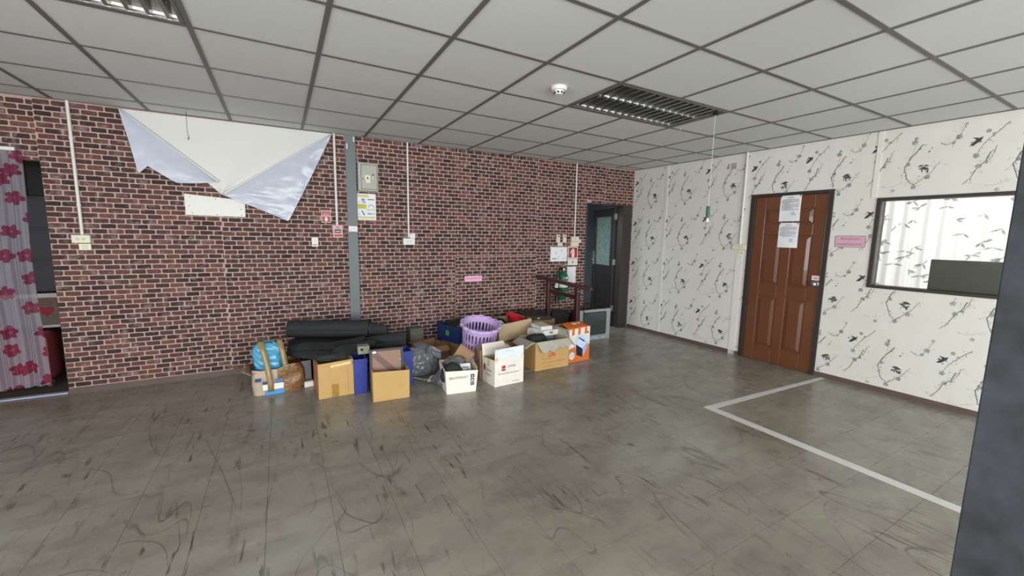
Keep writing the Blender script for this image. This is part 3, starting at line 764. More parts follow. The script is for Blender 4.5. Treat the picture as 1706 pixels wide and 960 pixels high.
o = thing('thermometer_card', 'white card with a teal strip on bricks, left of the call point', 'card', onB(.323, 1.290, .003))
G().slab(rrect(-.031, .031, 0, .095, -.003, .003), .003).make('card', M_white, o)
G().box(-.022, .022, -.0036, -.003, .014, .024).make('teal_strip', mat('teal_print', (70, 140, 150), .5), o)
G().poly(disc(-.004, .066, .0035, -.0034, 8)).poly(disc(.0, .084, .003, -.0034, 8)).make('printed_dots', M_greyink, o)

ep = thing('electrical_panel', 'grey metal electrical panel box on the brick wall beside the slim column', 'electrical panel', onB(.872, 1.896, 0))
M_pan = mat('grey_panel_paint', (164, 166, 156), .45, var=.03)
G().box(-.105, .105, -.075, 0, 0, .298).make('enclosure', M_pan, ep, bevel=.005)
G().box(-.072, .090, -.080, -.075, .022, .278).make('panel_door', M_pan, ep, bevel=.003)
g = G()
for q in ((-.076, -.072, .018, .282), (.090, .094, .018, .282), (-.072, .090, .278, .282), (-.072, .090, .018, .022)): g.box(q[0], q[1], -.0765, -.0745, q[2], q[3])
g.make('door_gap', M_ink, ep)
G().box(.038, .056, -.088, -.08, .118, .188).make('latch', M_louvre, ep, bevel=.002); G().box(.041, .053, -.0895, -.088, .165, .183).make('latch_button', M_ink, ep)
G().poly(disc(-.056, .128, .006, -.0805, 10)).make('keyhole', M_ink, ep)
st_ = G().box(-.034, .018, -.0812, -.08, .122, .168).box(-.026, .020, -.0812, -.08, .088, .119).make('warning_sticker', M_cream2, ep)
g = G(); g.poly([(-.020, -.0815, .130), (.004, -.0815, .130), (-.008, -.0815, .158)]); g.make('warning_triangle', M_ink, st_)
lettering('อันตราย', -.02, .014, .096, .112, -.0815, M_greyink, st_)

po = thing('safety_poster', 'green and yellow instruction poster under the electrical panel', 'poster', onB(.859, 1.588, .003))
Wp, Hp = .098, .286
G().box(-Wp, Wp, -.0012, 0, 0, Hp).make('sheet', M_paper, po)
def prt(rs, rgb, y=-.0014, nm='printed_block'):
    g = G()
    for (a, b, c, d) in rs: g.box(-Wp+2*Wp*a, -Wp+2*Wp*b, y-.0002, y, Hp*c, Hp*d)
    return g.make(nm, mat('print_%d_%d_%d' % rgb, rgb, .5, var=.08), po)
prt([(.02, .6, .86, .96), (.02, .95, .05, .13), (.5, .95, .37, .42)], (196, 194, 130)); prt([(.02, .48, .42, .60)], (186, 178, 52))
prt([(.02, .48, .61, .85), (.50, .95, .43, .70), (.02, .48, .14, .40), (.50, .95, .14, .36)], (216, 220, 232)); prt([(.55, .92, .76, .80)], (110, 100, 84))
prt([(.22, .40, .72, .80)], (128, 126, 150), -.0016); prt([(.26, .44, .65, .69), (.08, .16, .66, .69)], (90, 108, 130), -.0016); prt([(.52, .78, .21, .26), (.84, .93, .21, .25)], (96, 142, 160), -.0016)
g = G()
for k in range(10):
    a0, a1 = PI*k/10, PI*(k+1)/10
    P = lambda t, r: (.046+r*math.cos(t), -.0018, .135+r*math.sin(t))
    g.poly([P(a0, .026), P(a1, .026), P(a1, .033), P(a0, .033)])
g.make('printed_arc', mat('print_arc', (110, 128, 96), .5), po)
G().poly([(-.062, -.0018, .105), (-.046, -.0018, .100), (-.020, -.0018, .052), (-.034, -.0018, .048)]).poly([(-.084, -.0018, .055), (-.074, -.0018, .055), (-.074, -.0018, .065), (-.084, -.0018, .065)]).make('printed_tool', mat('print_tool', (88, 96, 92), .5), po)
lettering('2', -.020, -.012, .098, .112, -.0018, M_greyink, po); lettering('4', .010, .018, .098, .112, -.0018, M_greyink, po)

o = thing('wall_sign', 'small pale pink sign on the bricks above the laundry basket', 'sign', onB(2.147, .845, .003), 'pink signs')
G().slab(rrect(-.121, .121, 0, .074, -.0015, .007), .0015).make('board', M_pink, o)
lettering('ตั้งวางอุปกรณ์ก่อสร้าง', -.103, .108, .026, .054, -.002, M_plum, o)
o = thing('wall_sign', 'pink two-line sign on papered wall between brown door and window', 'sign', onW(1.926, 1.382, .001), 'pink signs')
G().slab(rrect(-.126, .126, 0, .117, -.0012, .012), .0012).make('border', mat('mauve_border', (150, 120, 134), .5), o)
G().slab(rrect(-.121, .121, .005, .112, -.0016, .009), .0004).make('board', mat('mauve_pink_sign', (206, 164, 180), .5, var=.05), o)
lettering('พื้นที่วางอุปกรณ์', -.078, .072, .070, .099, -.002, M_plum, o); lettering('สำนักงานจังหวัดเคลื่อนที่ 554.2', -.113, .100, .022, .044, -.002, M_plum, o)

o = thing('notice_board', 'white board with faint drawings, left of the red extinguisher sign', 'board', onB(3.465, 1.085, .003))
G().box(-.142, .142, -.012, 0, 0, .21).make('board', M_paper, o, bevel=.001); G().box(-.13, .13, -.016, -.002, .203, .214).make('top_clip_bar', M_louvre, o)
G().box(-.118, -.042, -.0128, -.012, .032, .046).make('blue_strip', mat('print_blue', (96, 124, 150), .5), o)
g = G(); rd = random.Random(3)
for c in (-.055, .035):
    for k in range(7): x, z = c+rd.uniform(-.02, .02), .125+rd.uniform(-.025, .035); g.box(x, x+rd.uniform(.004, .018), -.0128, -.012, z, z+rd.uniform(.003, .012))
for k in range(4): g.box(-.03, .03-rd.uniform(0, .03), -.0128, -.012, .035+k*.010, .038+k*.010)
for x in (.055, .085, .112): g.box(x, x+.014, -.0128, -.012, .036, .05)
g.make('faint_drawing', mat('faint_ink', (172, 176, 182), .6), o)
o = thing('extinguisher_sign', 'red and white extinguisher sign above the green fire extinguisher', 'sign', onB(3.719, 1.025, .003))
G().box(-.088, .088, -.002, 0, 0, .272).make('board', M_white, o)
G().box(-.076, .076, -.0026, -.002, .110, .258).make('red_field', M_red, o)
g = G(); yy = -.0029
g.poly([(-.022, yy, .115), (.026, yy, .115), (.028, yy, .205), (.018, yy, .225), (-.012, yy, .225), (-.022, yy, .205)]); g.poly([(-.01, yy, .225), (.016, yy, .225), (.010, yy, .246), (-.004, yy, .246)])
g.poly([(-.010, yy, .238), (-.040, yy, .205), (-.054, yy, .165), (-.042, yy, .165), (-.030, yy, .198), (-.004, yy, .226)]); g.make('white_extinguisher', M_white, o)
G().box(-.006, .014, -.0032, -.003, .192, .196).box(-.006, .014, -.0032, -.003, .178, .182).box(.0, .01, -.0032, -.003, .145, .15).make('printed_marks', M_greyink, o)
lettering('ถังดับเพลิง', -.045, .045, .084, .104, -.0026, M_red, o); G().poly(disc(-.064, .092, .007, -.0026, 8)).poly(disc(.064, .092, .007, -.0026, 8)).make('red_dots', M_red, o)
G().poly([(-.007, -.0026, .062), (-.007, -.0026, .044), (-.016, -.0026, .044), (0, -.0026, .026), (.016, -.0026, .044), (.007, -.0026, .044), (.007, -.0026, .062)]).make('down_arrow', mat('dark_red_ink', (110, 24, 32), .5), o)
o = thing('paper_sheet', 'white inspection sheet of printed lines under the extinguisher sign', 'paper', onB(3.706, .765, .003))
G().slab([(-.078, 0, 0), (.076, 0, 0), (.076, 0, .24), (-.078, 0, .236)], -.0012).make('sheet', M_paper, o)
g = G(); rd = random.Random(9)
for k in range(9):
    x = -.06
    while x < .03: l = rd.uniform(.01, .03); g.box(x, x+l, -.0016, -.0012, .03+k*.023, .034+k*.023); x += l+.006
    if k % 2: g.box(.045, .062, -.0016, -.0012, .032+k*.023, .038+k*.023)
g.make('printed_lines', mat('faint_ink', (172, 176, 182), .6), o)

# green extinguisher hung on the wall
fe = thing('fire_extinguisher', 'green fire extinguisher hung on the brick wall behind the wooden rail', 'fire extinguisher', onB(3.490, .545, .095))
M_grn = mat('green_enamel', (22, 92, 62), .3, var=.08)
G().lathe([(0, 0), (.068, 0), (.074, .012), (.075, .30), (.070, .345), (.050, .385), (.024, .402), (.024, .415), (0, .415)], 26).make('cylinder', M_grn, fe, smooth=40)
def wrap(z0, z1, a0, a1, r, n=10):
    vs = []; fs = []
    for k in range(n+1):
        t = math.radians(a0+(a1-a0)*k/n); vs += [(r*math.sin(t), -r*math.cos(t), z0), (r*math.sin(t), -r*math.cos(t), z1)]
    for k in range(n): fs.append((2*k, 2*k+2, 2*k+3, 2*k+1))
    return G().add(vs, fs)
lb = wrap(.18, .275, -75, 75, .0757).make('white_label', mat('pale_label', (214, 218, 200), .5, var=.12, ns=60), fe, smooth=60)
wrap(.245, .258, -50, 50, .0760).make('label_band', M_grn, lb)
wrap(.075, .115, -30, 60, .0757).make('blue_label', mat('sky_blue_print', (84, 160, 210), .5, var=.1), fe)
wrap(.30, .33, -5, 28, .0757).make('small_tag', M_white, fe); wrap(.010, .026, 10, 48, .0757).make('bottom_tag', M_white, fe)
G().box(-.018, .018, -.018, .018, .41, .455).box(-.05, .03, -.010, .010, .452, .464).make('valve', M_black, fe, bevel=.003)
G().slab([(-.02, -.008, .47), (.075, -.008, .51), (.075, .008, .515), (-.02, .008, .475)], .006).make('lever', M_steel, fe)
G().poly(disc(.0, .435, .017, -.0185, 14)).make('gauge', M_white, fe)
G().tube([(-.018, 0, .435), (-.07, -.01, .43), (-.098, -.01, .36), (-.102, -.005, .24), (-.095, 0, .10)], .012, 8).make('hose', M_black, fe, smooth=60)
G().lathe([(.012, .1), (.018, .02), (.026, -.06), (.022, -.06)], 12, (-.095, 0, 0)).make('nozzle', M_black, fe, smooth=60)
G().slab([(-.100, -.012, .33), (-.155, -.022, .18), (-.09, -.02, .17), (-.085, -.012, .33)], .001).make('paper_tag', M_paper, fe)
G().box(-.03, .03, .068, .095, .25, .40).make('wall_hook', M_louvre, fe)

# right wall: old box stub and its pinkish tag near the ceiling
o = thing('wall_patch', 'small faded pink tag high on the papered wall near the pull cord', 'tag', onW(3.186, 2.30, .001))
G().box(-.034, .034, -.002, 0, 0, .075).make('tag_face', mat('faded_pink', (186, 158, 160), .6, var=.1), o)
G().box(-.024, .024, -.0024, -.002, .014, .022).box(-.024, .02, -.0024, -.002, .04, .045).make('printed_lines', M_greyink, o)

# ------------------------------------------------------------------ floor tape and threshold
M_ftape = mat('white_floor_tape', (206, 206, 204), .45, var=.07, ns=9)
def strip(pts): return G().add([(x, y, .0012) for x, y in pts]+[(x, y, 0.0002) for x, y in pts], [(0, 1, 2, 3), (4, 5, 1, 0), (5, 6, 2, 1), (6, 7, 3, 2), (7, 4, 0, 3)])
o = thing('floor_tape', 'white tape marking an L on the floor before the brown door', 'tape', T(0, 0, 0))
strip([(3.1985, 2.044), (4.95, 1.985), (4.95, 2.03), (3.1985, 2.111)]).make('tape_strip', M_ftape, o)
strip([(3.135, -1.2), (3.205, -1.2), (3.197, 2.112), (3.115, 2.112)]).make('tape_strip', M_ftape, o)
o = thing('floor_tape', 'worn greyish tape on the floor in front of the cartons', 'tape', T(0, 0, 0))
M_ft2 = mat('worn_floor_tape', (150, 148, 142), .45, var=.12, ns=9)
strip([(2.02, 3.60), (3.16, 3.515), (3.16, 3.565), (2.02, 3.66)]).make('tape_strip', M_ft2, o)
strip([(3.105, 3.565), (3.16, 3.565), (3.20, 4.1), (3.14, 4.1)]).make('tape_strip', M_ft2, o)
tag(G().box(-2.6, -1.68, -.0, .055, .0005, .012).make('threshold_strip', mat('pale_threshold', (176, 188, 212), .4), None, MB @ T(0, .02, 0), bevel=.003), 'pale blue white threshold strip at the curtained doorway', 'threshold')

# ------------------------------------------------------------------ curtained doorway on the left
rl = thing('curtain_rail', 'white curtain rail above the left doorway', 'curtain rail', MB)
G().box(-2.75, -1.773, -.075, -.045, 2.035, 2.063).make('rail', M_white, rl, bevel=.004)
for x in (-2.6, -1.83): G().box(x, x+.02, -.05, 0, 2.035, 2.06).make('rail_bracket', M_white, rl)
M_sheer = sheer('sheer_hibiscus_curtain', (214, 208, 216), .72, True, .4)
FL = [(21.8, 328), (42, 360), (14, 381), (48, 396), (31, 420), (36, 457), (57, 487), (31, 506), (63, 522), (47, 547), (2, 545), (53, 582), (3, 574), (12, 608), (25, 606), (51, 630), (72, 609), (5, 300), (20, 285), (2, 480), (4, 645), (4, 420), (33, 262)]
def cpos(u, v):
    x = -2.62+(.878-.012*math.sin(v*3))*u; fold = math.sin(u*2*PI*11+.6*math.sin(v*4))+.35*math.sin(u*2*PI*27+2*v)
    return (x+.004*math.sin(v*9), -.058-.020*fold*(.6+.4*(1-v))-.01*noise.noise((u*6, v*3, 1)), .095+.03*u+(2.045-.095-.03*u)*v)
rd = random.Random(11); FLW = []
for k in range(46):
    FLW.append((rd.uniform(-2.62, -2.05), rd.uniform(.1, 2.0), rd.uniform(0, 6), 1))
for (u_, v_) in FL:
    # printed flowers placed in curtain metres (x from the jamb, height)
    FLW.append((-1.90+.00435*u_*(1-.0000*v_)-.0022*(v_-268)/6*.5, 2.0-(v_-262)*.00498, rd.uniform(0, 6), 1))
def ccol(u, v):
    x, y, z = cpos(u, v); w = 0
    for fx, fz, a0, s in FLW:
        dx, dz = x-fx, z-fz; r = math.hypot(dx, dz)
        if r > .085: continue
        th = math.atan2(dz, dx)+a0; R = .058*(.62+.38*abs(math.cos(th*2.5)))
        if r < R: w = max(w, .92 if r > .012 else .55)
    base = (170, 165, 178); fl_ = (146, 40, 78)
    return lin(tuple(base[i]*(1-w)+fl_[i]*w for i in range(3)))
tag(G().grid(cpos, 190, 330, cf=ccol).make('door_curtain', M_sheer, None, MB, smooth=80), 'sheer white curtain with pink hibiscus flowers in the left doorway', 'curtain')
cb = thing('cabinet', 'dark grey cabinet standing inside the curtained room', 'cabinet', T(-2.25, 5.35, 0))
M_cab = mat('charcoal_cabinet', (70, 72, 78), .5, var=.1)
G().box(-.35, .48, 0, .5, .86, 1.72).make('carcass', M_cab, cb, bevel=.004)
for k in range(3): G().box(-.34, .47, -.012, 0, .88+k*.28, 1.14+k*.28).make('drawer_front', M_cab, cb, bevel=.003)
for k in range(3): G().box(.0, .12, -.022, -.012, 1.0+k*.28, 1.015+k*.28).make('drawer_pull', M_louvre, cb)
G().box(-.35, .48, 0, .5, .80, .84).box(-.35, .48, 0, .5, .52, .545).box(.44, .48, .02, .48, 0, .86).box(-.35, -.31, .02, .48, 0, .86).make('stand_shelves', M_white, cb)
hb = thing('gift_box', 'cream box with a dark red heart, on the shelf behind the curtain', 'box', T(-1.99, 5.36, .546))
G().box(-.16, .2, 0, .2, 0, .25).make('carton', mat('cream_card', (126, 112, 102), .6), hb, bevel=.003)
g = G(); P = []
for k in range(24): t = 2*PI*k/24; P.append((.075+.0034*16*math.sin(t)**3, -.0015, .13+.0034*(13*math.cos(t)-5*math.cos(2*t)-2*math.cos(3*t)-math.cos(4*t))))
g.poly(P[::-1]).make('red_heart', M_red, hb)
g = G()
for k in range(3): g.box(-.1, .18, -.0012, 0, .19+k*.018, .197+k*.018)
g.make('printed_lines', mat('rust_ink', (130, 70, 60), .6), hb)
su = thing('suitcase', 'dark red suitcase on wheels standing behind the curtain', 'suitcase', T(-2.02, 5.16, 0))
M_suit = mat('dark_red_shell', (150, 36, 52), .4, var=.1)
G().slab(rrect(-.22, .155, .05, .50, 0, .06, 6), .22).make('shell', M_suit, su, bevel=.012)
g = G()
for x in (-.1, 0.02): g.box(x, x+.012, -.004, .0, .08, .47)
g.make('ribs', M_suit, su)
for x in (-.16, .12): G().tube([(x, .03, .035), (x+.03, .03, .035)], .035, 14).make('wheel', mat('wheel_rubber', (120, 70, 62), .6), su, smooth=50)
G().tube([(-.12, .11, .5), (-.12, .11, .54), (.06, .11, .54), (.06, .11, .5)], .01, 8).make('handle', M_black, su)
tag(G().slab([(0, 0, 0), (.36, 0, 0), (.36, 0, .52), (0, 0, .52)], .02).make('black_board', M_black, None, T(-2.0, 5.55, 1.721)), 'black board standing on the cabinet behind the curtain', 'board')

# ------------------------------------------------------------------ the heap of cartons along the brick wall
def carton(name, label, cx, cy, w, d, h, rot, mo, mi, z=0, t=.006, M=None, group='cartons along the brick wall', cat='box', top=None, lean=0):
    """open box: floor and four double faced walls; front wall on -y. top = (front left, front right, back right, back left) heights"""
    o = thing(name, label, cat, M or T(cx, cy, z+.0008) @ RZ(rot), group)
    a = w/2; b = d/2; g = G(); f = lean
    hs = top or (h, h, h, h)
    C = [(-a, -b), (a, -b), (a, b), (-a, b)]; I = [(-a+t, -b+t), (a-t, -b+t), (a-t, b-t), (-a+t, b-t)]
    out = lambda i: (C[i][0]+f*(-1 if i in (0, 3) else 1), C[i][1]+f*(-1 if i < 2 else 1), hs[i])
    inn = lambda i: (I[i][0]+f*(-1 if i in (0, 3) else 1), I[i][1]+f*(-1 if i < 2 else 1), hs[i])
    v = [(x, y, 0) for x, y in C]+[out(i) for i in range(4)]+[(x, y, t) for x, y in I]+[inn(i) for i in range(4)]
    fs = [(3, 2, 1, 0)]+[(i, (i+1) % 4, 4+(i+1) % 4, 4+i) for i in range(4)]+[(8, 9, 10, 11)]+[(8+(i+1) % 4, 8+i, 12+i, 12+(i+1) % 4) for i in range(4)]+[(4+i, 4+(i+1) % 4, 12+(i+1) % 4, 12+i) for i in range(4)]
    g.add(v, fs, [0]*5+[1]*9)
    g.make('carton_body', [mo, mi], o); return o
def flap(o, pts, mo, mi, t=.004, name='flap', sub=0):
    return G().slab(pts, t, 0, 1).make(name, [mo, mi], o)
def sheetflap(o, A, B, Cc, D, mo, mi, curl=.02, seed=0, name='flap', nu=10, nv=6, edge=0):
    """a bent card: hinge A-B, free edge D-C, thickness by solidify"""
    A, B, Cc, D = map(Vector, (A, B, Cc, D)); n = (B-A).cross(D-A).normalized(); rd = random.Random(seed); jag = [rd.uniform(-1, 1)*edge for _ in range(nu+1)]
    def fn(u, v):
        p = A.lerp(B, u).lerp(D.lerp(Cc, u), v*(1+jag[round(u*nu)]*v)); return p+n*(curl*math.sin(PI*v*.5)*v+.004*noise.noise((u*4+seed, v*3, seed)))
    m_ = G().grid(fn, nu, nv).make(name, [mo, mi], o, smooth=70)
    s = m_.modifiers.new('card', 'SOLIDIFY'); s.thickness = .004; s.offset = 0; s.material_offset = 1
    return m_

# kraft carton with tape, left of the royal blue bin
c1 = carton('cardboard_carton', 'plain kraft carton with a dark tape patch, left of the tall blue bin', .368, 3.945, .290, .352, .318, 2, M_kraft, M_kraftin, top=(.312, .324, .32, .31))
g = G().box(-.04, .018, -.1775, -.1765, 0, .118); g.make('tape_patch', mat('aged_tape', (150, 118, 50), .35, var=.3, ns=70), c1)
G().grid(lambda u, v: (-.045+.165*u, -.178-.006*math.sin(PI*v)-.003*noise.noise((u*12, v*5, 2)), .262+.05*u*.35+.030*v), 22, 5).make('torn_clear_tape', mat('clear_tape', (214, 188, 138), .12, var=.2, ns=40, bump=.3), c1, smooth=70)
G().box(-.0445, -.0425, -.1768, -.1758, .24, .318).box(.095, .097, -.1768, -.1758, 0, .32).box(-.13, .12, -.1768, -.1758, .288, .290).make('fold_creases', M_kraftdark, c1)
flap(c1, [(-.149, .17, .004), (-.149, -.17, .004), (-.1492, -.17, .312), (-.1492, .17, .31)], mat('reddish_print', (176, 110, 84), .7, var=.18, ns=25), M_kraft, .001, 'printed_side')

# royal blue bin
bn = thing('plastic_bin', 'tall royal blue plastic bin standing between the two kraft cartons', 'bin', T(.578, 3.90, .0008) @ RZ(-1))
g = G(); w0, w1, d0, d1_, h = .052, .060, .15, .16, .322
v = [(-w0, -d0, 0), (w0, -d0, 0), (w0, d0, 0), (-w0, d0, 0), (-w1, -d1_, h), (w1, -d1_, h), (w1, d1_, h), (-w1, d1_, h)]
k_ = .004; v += [(-w1+k_, -d1_+k_, h), (w1-k_, -d1_+k_, h), (w1-k_, d1_-k_, h), (-w1+k_, d1_-k_, h), (-w0+k_, -d0+k_, .01), (w0-k_, -d0+k_, .01), (w0-k_, d0-k_, .01), (-w0+k_, d0-k_, .01)]
g.add(v, [(3, 2, 1, 0)]+[(i, (i+1) % 4, 4+(i+1) % 4, 4+i) for i in range(4)]+[(4+i, 4+(i+1) % 4, 8+(i+1) % 4, 8+i) for i in range(4)]+[(8+i, 8+(i+1) % 4, 12+(i+1) % 4, 12+i) for i in range(4)]+[(12, 13, 14, 15)])
g.make('bin_body', M_blue, bn, bevel=.003)
G().box(-.064, .064, -.166, -.158, .292, .302).box(-.064, -.058, -.166, .16, .292, .302).box(.058, .064, -.166, .16, .292, .302).make('rim', M_blue, bn, bevel=.002)
dv = thing('beige_device', 'small beige box with a round black hole, on the blue bin', 'device', T(.632, 3.93, .3235) @ RZ(-3))
G().box(-.052, .052, -.05, .05, 0, .075).make('case', mat('beige_grey_case', (146, 148, 124), .5, var=.08), dv, bevel=.006)
G().poly(disc(-.018, .046, .014, -.0505, 16)).make('round_hole', M_ink, dv)
b2 = carton('plastic_crate', 'royal blue crate mostly hidden behind the framed board and right kraft carton', 1.0, 3.86, .10, .2, .335, 0, M_blue, M_blue, group=None, cat='crate')

# kraft carton in front, with the framed board
c2 = carton('cardboard_carton', 'plain kraft carton in front holding the framed brown board', .793, 3.585, .306, .205, .258, -4, M_kraft, M_kraftin, top=(.266, .252, .256, .262), lean=.002)
G().box(.02, .115, -.1035, -.1028, .186, .190).make('scuff', mat('pale_scuff', (226, 198, 150), .5), c2)
bd = thing('framed_board', 'framed brown board with a darker diagonal band, standing in the kraft carton', 'board', T(.777, 3.60, .0085) @ RZ(-3) @ RX(-4))
M_bfr = mat('dark_purple_frame', (56, 46, 52), .5, var=.1)
g = G()
for q in ((-.145, -.125, 0, .42), (.125, .145, 0, .42), (-.125, .125, .40, .42), (-.125, .125, 0, .02)): g.box(q[0], q[1], -.012, .02, q[2], q[3])
g.make('frame', M_bfr, bd, bevel=.002)
G().box(-.125, .125, -.002, .014, .02, .40).make('board_face', mat('brown_board', (142, 112, 96), .6, var=.06), bd)
G().slab([(-.10, -.004, .405), (-.125, -.004, .36), (.06, -.004, .17), (.115, -.004, .19)], .002).make('diagonal_band', mat('dark_band', (104, 78, 72), .5), bd)
G().poly(disc(-.105, .395, .016, -.0125, 12, .009)).make('silver_tab', M_mirror, bd)
G().poly(disc(.118, .31, .005, -.0045, 8)).make('white_dot', M_white, bd)

# taped parcel on the far left
M_taped = mat('wrapped_brown_tape', (120, 86, 50), .22, var=.42, ns=32, bump=.6)
pa = thing('taped_parcel', 'battered carton wrapped in brown tape, leftmost, holding a blue bundle', 'box', T(-.085, 4.255, .0008) @ RZ(2), 'cartons along the brick wall')
def pbody(u, v):
    t = 2*PI*u; c, s = math.cos(t), math.sin(t); e = .32
    X = math.copysign(abs(c)**e, c)*(.195+.03*(1 if c > 0 else 0)*math.sin(PI*v)); Y = math.copysign(abs(s)**e, s)*.165
    z = .225*v+(.03*v if X > .08 else 0)+.018*v*noise.noise((X*9, Y*9, 1)); k = 1+(.03 if X < .05 else .075)*noise.noise((X*13, Y*13, z*16))
    return (X*k, Y*k, z)
g = G().grid(pbody, 64, 10)
for i in range(len(g.f)): pass
n0 = len(g.f); g.add([(-.18, -.15, .002), (.18, -.15, .002), (.18, .15, .002), (-.18, .15, .002)], [(0, 1, 2, 3)])
for i, f in enumerate(g.f[:n0]):
    c = sum((Vector(g.v[k]) for k in f), Vector())/len(f)
    g.m[i] = 1 if c.x > .04 and c.y < .2 else 0
g.make('carton_body', [mat('printed_grey_card', (176, 158, 140), .55, var=.14, ns=16), M_taped], pa, smooth=50)
def front(x, z, off=.002): # a point on the front of the parcel
    best = -.165*(1+.02)-off
    return (x, best-.003, z)
def fpatch(x0, x1, z0, z1, m, name, off=.002):
    return G().grid(lambda u, v: front(x0+(x1-x0)*u, z0+(z1-z0)*v, off), 6, 4).make(name, m, pa)
fpatch(-.10, .05, .0, .042, mat('sky_blue_card', (70, 140, 190), .5), 'blue_base_strip', .003)
fpatch(-.115, .045, .045, .098, M_wcard, 'white_label', .003)
fpatch(-.115, -.08, .098, .125, mat('dark_blue_print', (34, 60, 104), .5), 'blue_print', .003)
fpatch(-.02, .04, .100, .138, mat('mid_blue_print', (80, 112, 160), .5, var=.15), 'blue_print', .003)
fpatch(-.17, -.125, .13, .16, mat('dark_blue_print', (34, 60, 104), .5), 'blue_print', .003)
sheetflap(pa, (-.2, .13, .2), (-.2, -.15, .19), (-.235, -.16, .235), (-.225, .12, .255), mat('printed_grey_card', (176, 158, 140)), M_kraftdark, .02, 3, 'torn_flap', edge=.3)
sheetflap(pa, (-.2, -.155, .205), (-.07, -.16, .21), (-.09, -.10, .15), (-.19, -.08, .15), M_kraftdark, M_kraftdark, .01, 5, 'torn_flap', edge=.2)
sheetflap(pa, (.02, .15, .24), (.2, .15, .25), (.17, .155, .262), (.04, .155, .262), M_taped, M_taped, .02, 6, 'torn_flap', edge=.2)
def band(path, w, m, name, par):
    P = [Vector(p) for p in path]; g = G(); vs = []
    for i, p in enumerate(P): vs += [tuple(p-Vector((w/2, 0, 0))), tuple(p+Vector((w/2, 0, 0)))]
    g.add(vs, [(2*i, 2*i+1, 2*i+3, 2*i+2) for i in range(len(P)-1)]); o = g.make(name, m, par, smooth=60)
    s = o.modifiers.new('tape', 'SOLIDIFY'); s.thickness = .0015; return o
band([(-.115, -.03, .472), (-.110, -.105, .462), (-.095, -.122, .38), (-.078, -.142, .29), (-.064, -.176, .2), (-.054, -.180, .10), (-.055, -.180, .03)], .047, M_olive, 'tape_strap', pa)
band([(.030, -.03, .475), (.034, -.105, .462), (.052, -.125, .37), (.064, -.142, .28), (.076, -.176, .205)], .044, M_olive, 'tape_strap', pa)
bu = thing('blue_bundle', 'shiny blue plastic bundle strapped upright in the taped parcel', 'bundle', T(-.122, 4.235, .012) @ RY(-4) @ RX(3))
def bund(u, v):
    t = 2*PI*u; c, s = math.cos(t), math.sin(t); e = .62; zz = v
    k = (1-max(0, (v-.86)/.14)**2*.45)*(1-.12*(1-v)); w = .012*noise.noise((c*2+v*9, s*2-v*5, 4))+.005*noise.noise((c*7+v*30, s*7-v*22, 1))
    return (math.copysign(abs(c)**e, c)*(.118*k+w), math.copysign(abs(s)**e, s)*(.07*k+w), .44*v+.012*noise.noise((c*3, s*3, 2))*v)
g = G().grid(bund, 56, 44); g.poly([(.118*.55*math.cos(2*PI*k/24), .07*.55*math.sin(2*PI*k/24), .441) for k in range(24)])
g.make('wrapped_bundle', mat('blue_plastic_wrap', (78, 154, 190), .2, var=.22, ns=22, bump=.2), bu, smooth=70)
o = thing('dark_folder', 'dark grey plastic folder standing between the parcel and the kraft carton', 'folder', T(.148, 4.20, .0) @ RX(-6))
G().box(-.055, .055, 0, .03, .001, .235).make('cover', mat('dark_grey_plastic', (52, 56, 62), .35, var=.1), o, bevel=.003)
G().box(-.02, -.017, -.001, 0, .02, .23).box(.01, .013, -.001, 0, .02, .23).make('ribs', M_greyink, o)
o = thing('white_carton', 'little white box on the floor before the dark folder', 'box', T(.172, 4.135, .0008) @ RZ(4))
G().box(-.037, .04, 0, .05, 0, .052).make('carton', M_wcard, o, bevel=.002); G().box(-.037, .04, -.0006, 0, .040, .0412).make('lid_line', M_greyink, o)

# black fabric: folded heap, second roll and top roll
hp = thing('folded_fabric', 'heap of folded black fabric under the two black rolls', 'fabric', T(0, 0, 0), 'black fabric against the wall')
def prof_(x):
    # top height, front y, front lower edge height of the heap along x
    P = [(.02, .33, 4.34, .265), (.10, .37, 4.22, .28), (.18, .375, 4.00, .322), (.24, .375, 3.83, .326), (.36, .365, 3.80, .334), (.47, .36, 3.86, .337), (.54, .36, 4.0, .338), (.66, .36, 4.10, .335), (.86, .36, 4.12, .30), (1.02, .34, 4.18, .24), (1.12, .29, 4.26, .16)]
    for i in range(len(P)-1):
        if x <= P[i+1][0]: k = (x-P[i][0])/(P[i+1][0]-P[i][0]); k = max(0, k); return [P[i][q]*(1-k)+P[i+1][q]*k for q in (1, 2, 3)]
    return P[-1][1:]
def heap(u, v):
    x = .02+1.1*u; zt, yf, zl = prof_(x); t = v
    # section: from the wall side over the top to the front edge, tucked under to the back
    if t < .35: y, z = 4.74+(4.45-4.74)*t/.35, zt-.02+.02*t/.35
    elif t < .75: k = (t-.35)/.4; y, z = 4.45+(yf-4.45)*k, zt+(zl+.045-zt)*k**1.5
    elif t < .85: k = (t-.75)/.1; y, z = yf-.015*math.sin(PI*k), zl+.045-.045*k
    elif t < .93: k = (t-.85)/.08; y, z = yf+(4.20-yf)*k if yf < 4.2 else yf, zl
    else: k = (t-.93)/.07; y, z = max(4.20, yf)+(4.70-max(4.2, yf))*k, zl+((.264 if x < .2 else .004)-zl)*min(1, k*2)
    w = .020*noise.noise((x*5-z*6, z*9+x*2, 2.0))+.011*noise.noise((x*4, z*26-x*10, 5.0))
    return (x+.02*noise.noise((y*4, z*9, 1))*(1 if u in (0, 1) else .3), y-w, max(z+.5*w, .003))
g = G().grid(heap, 80, 60)
for uu in (0, 1): g.poly([heap(uu, k/30) for k in range(30)])
g.make('folded_sheet', M_fabric, hp, smooth=70)
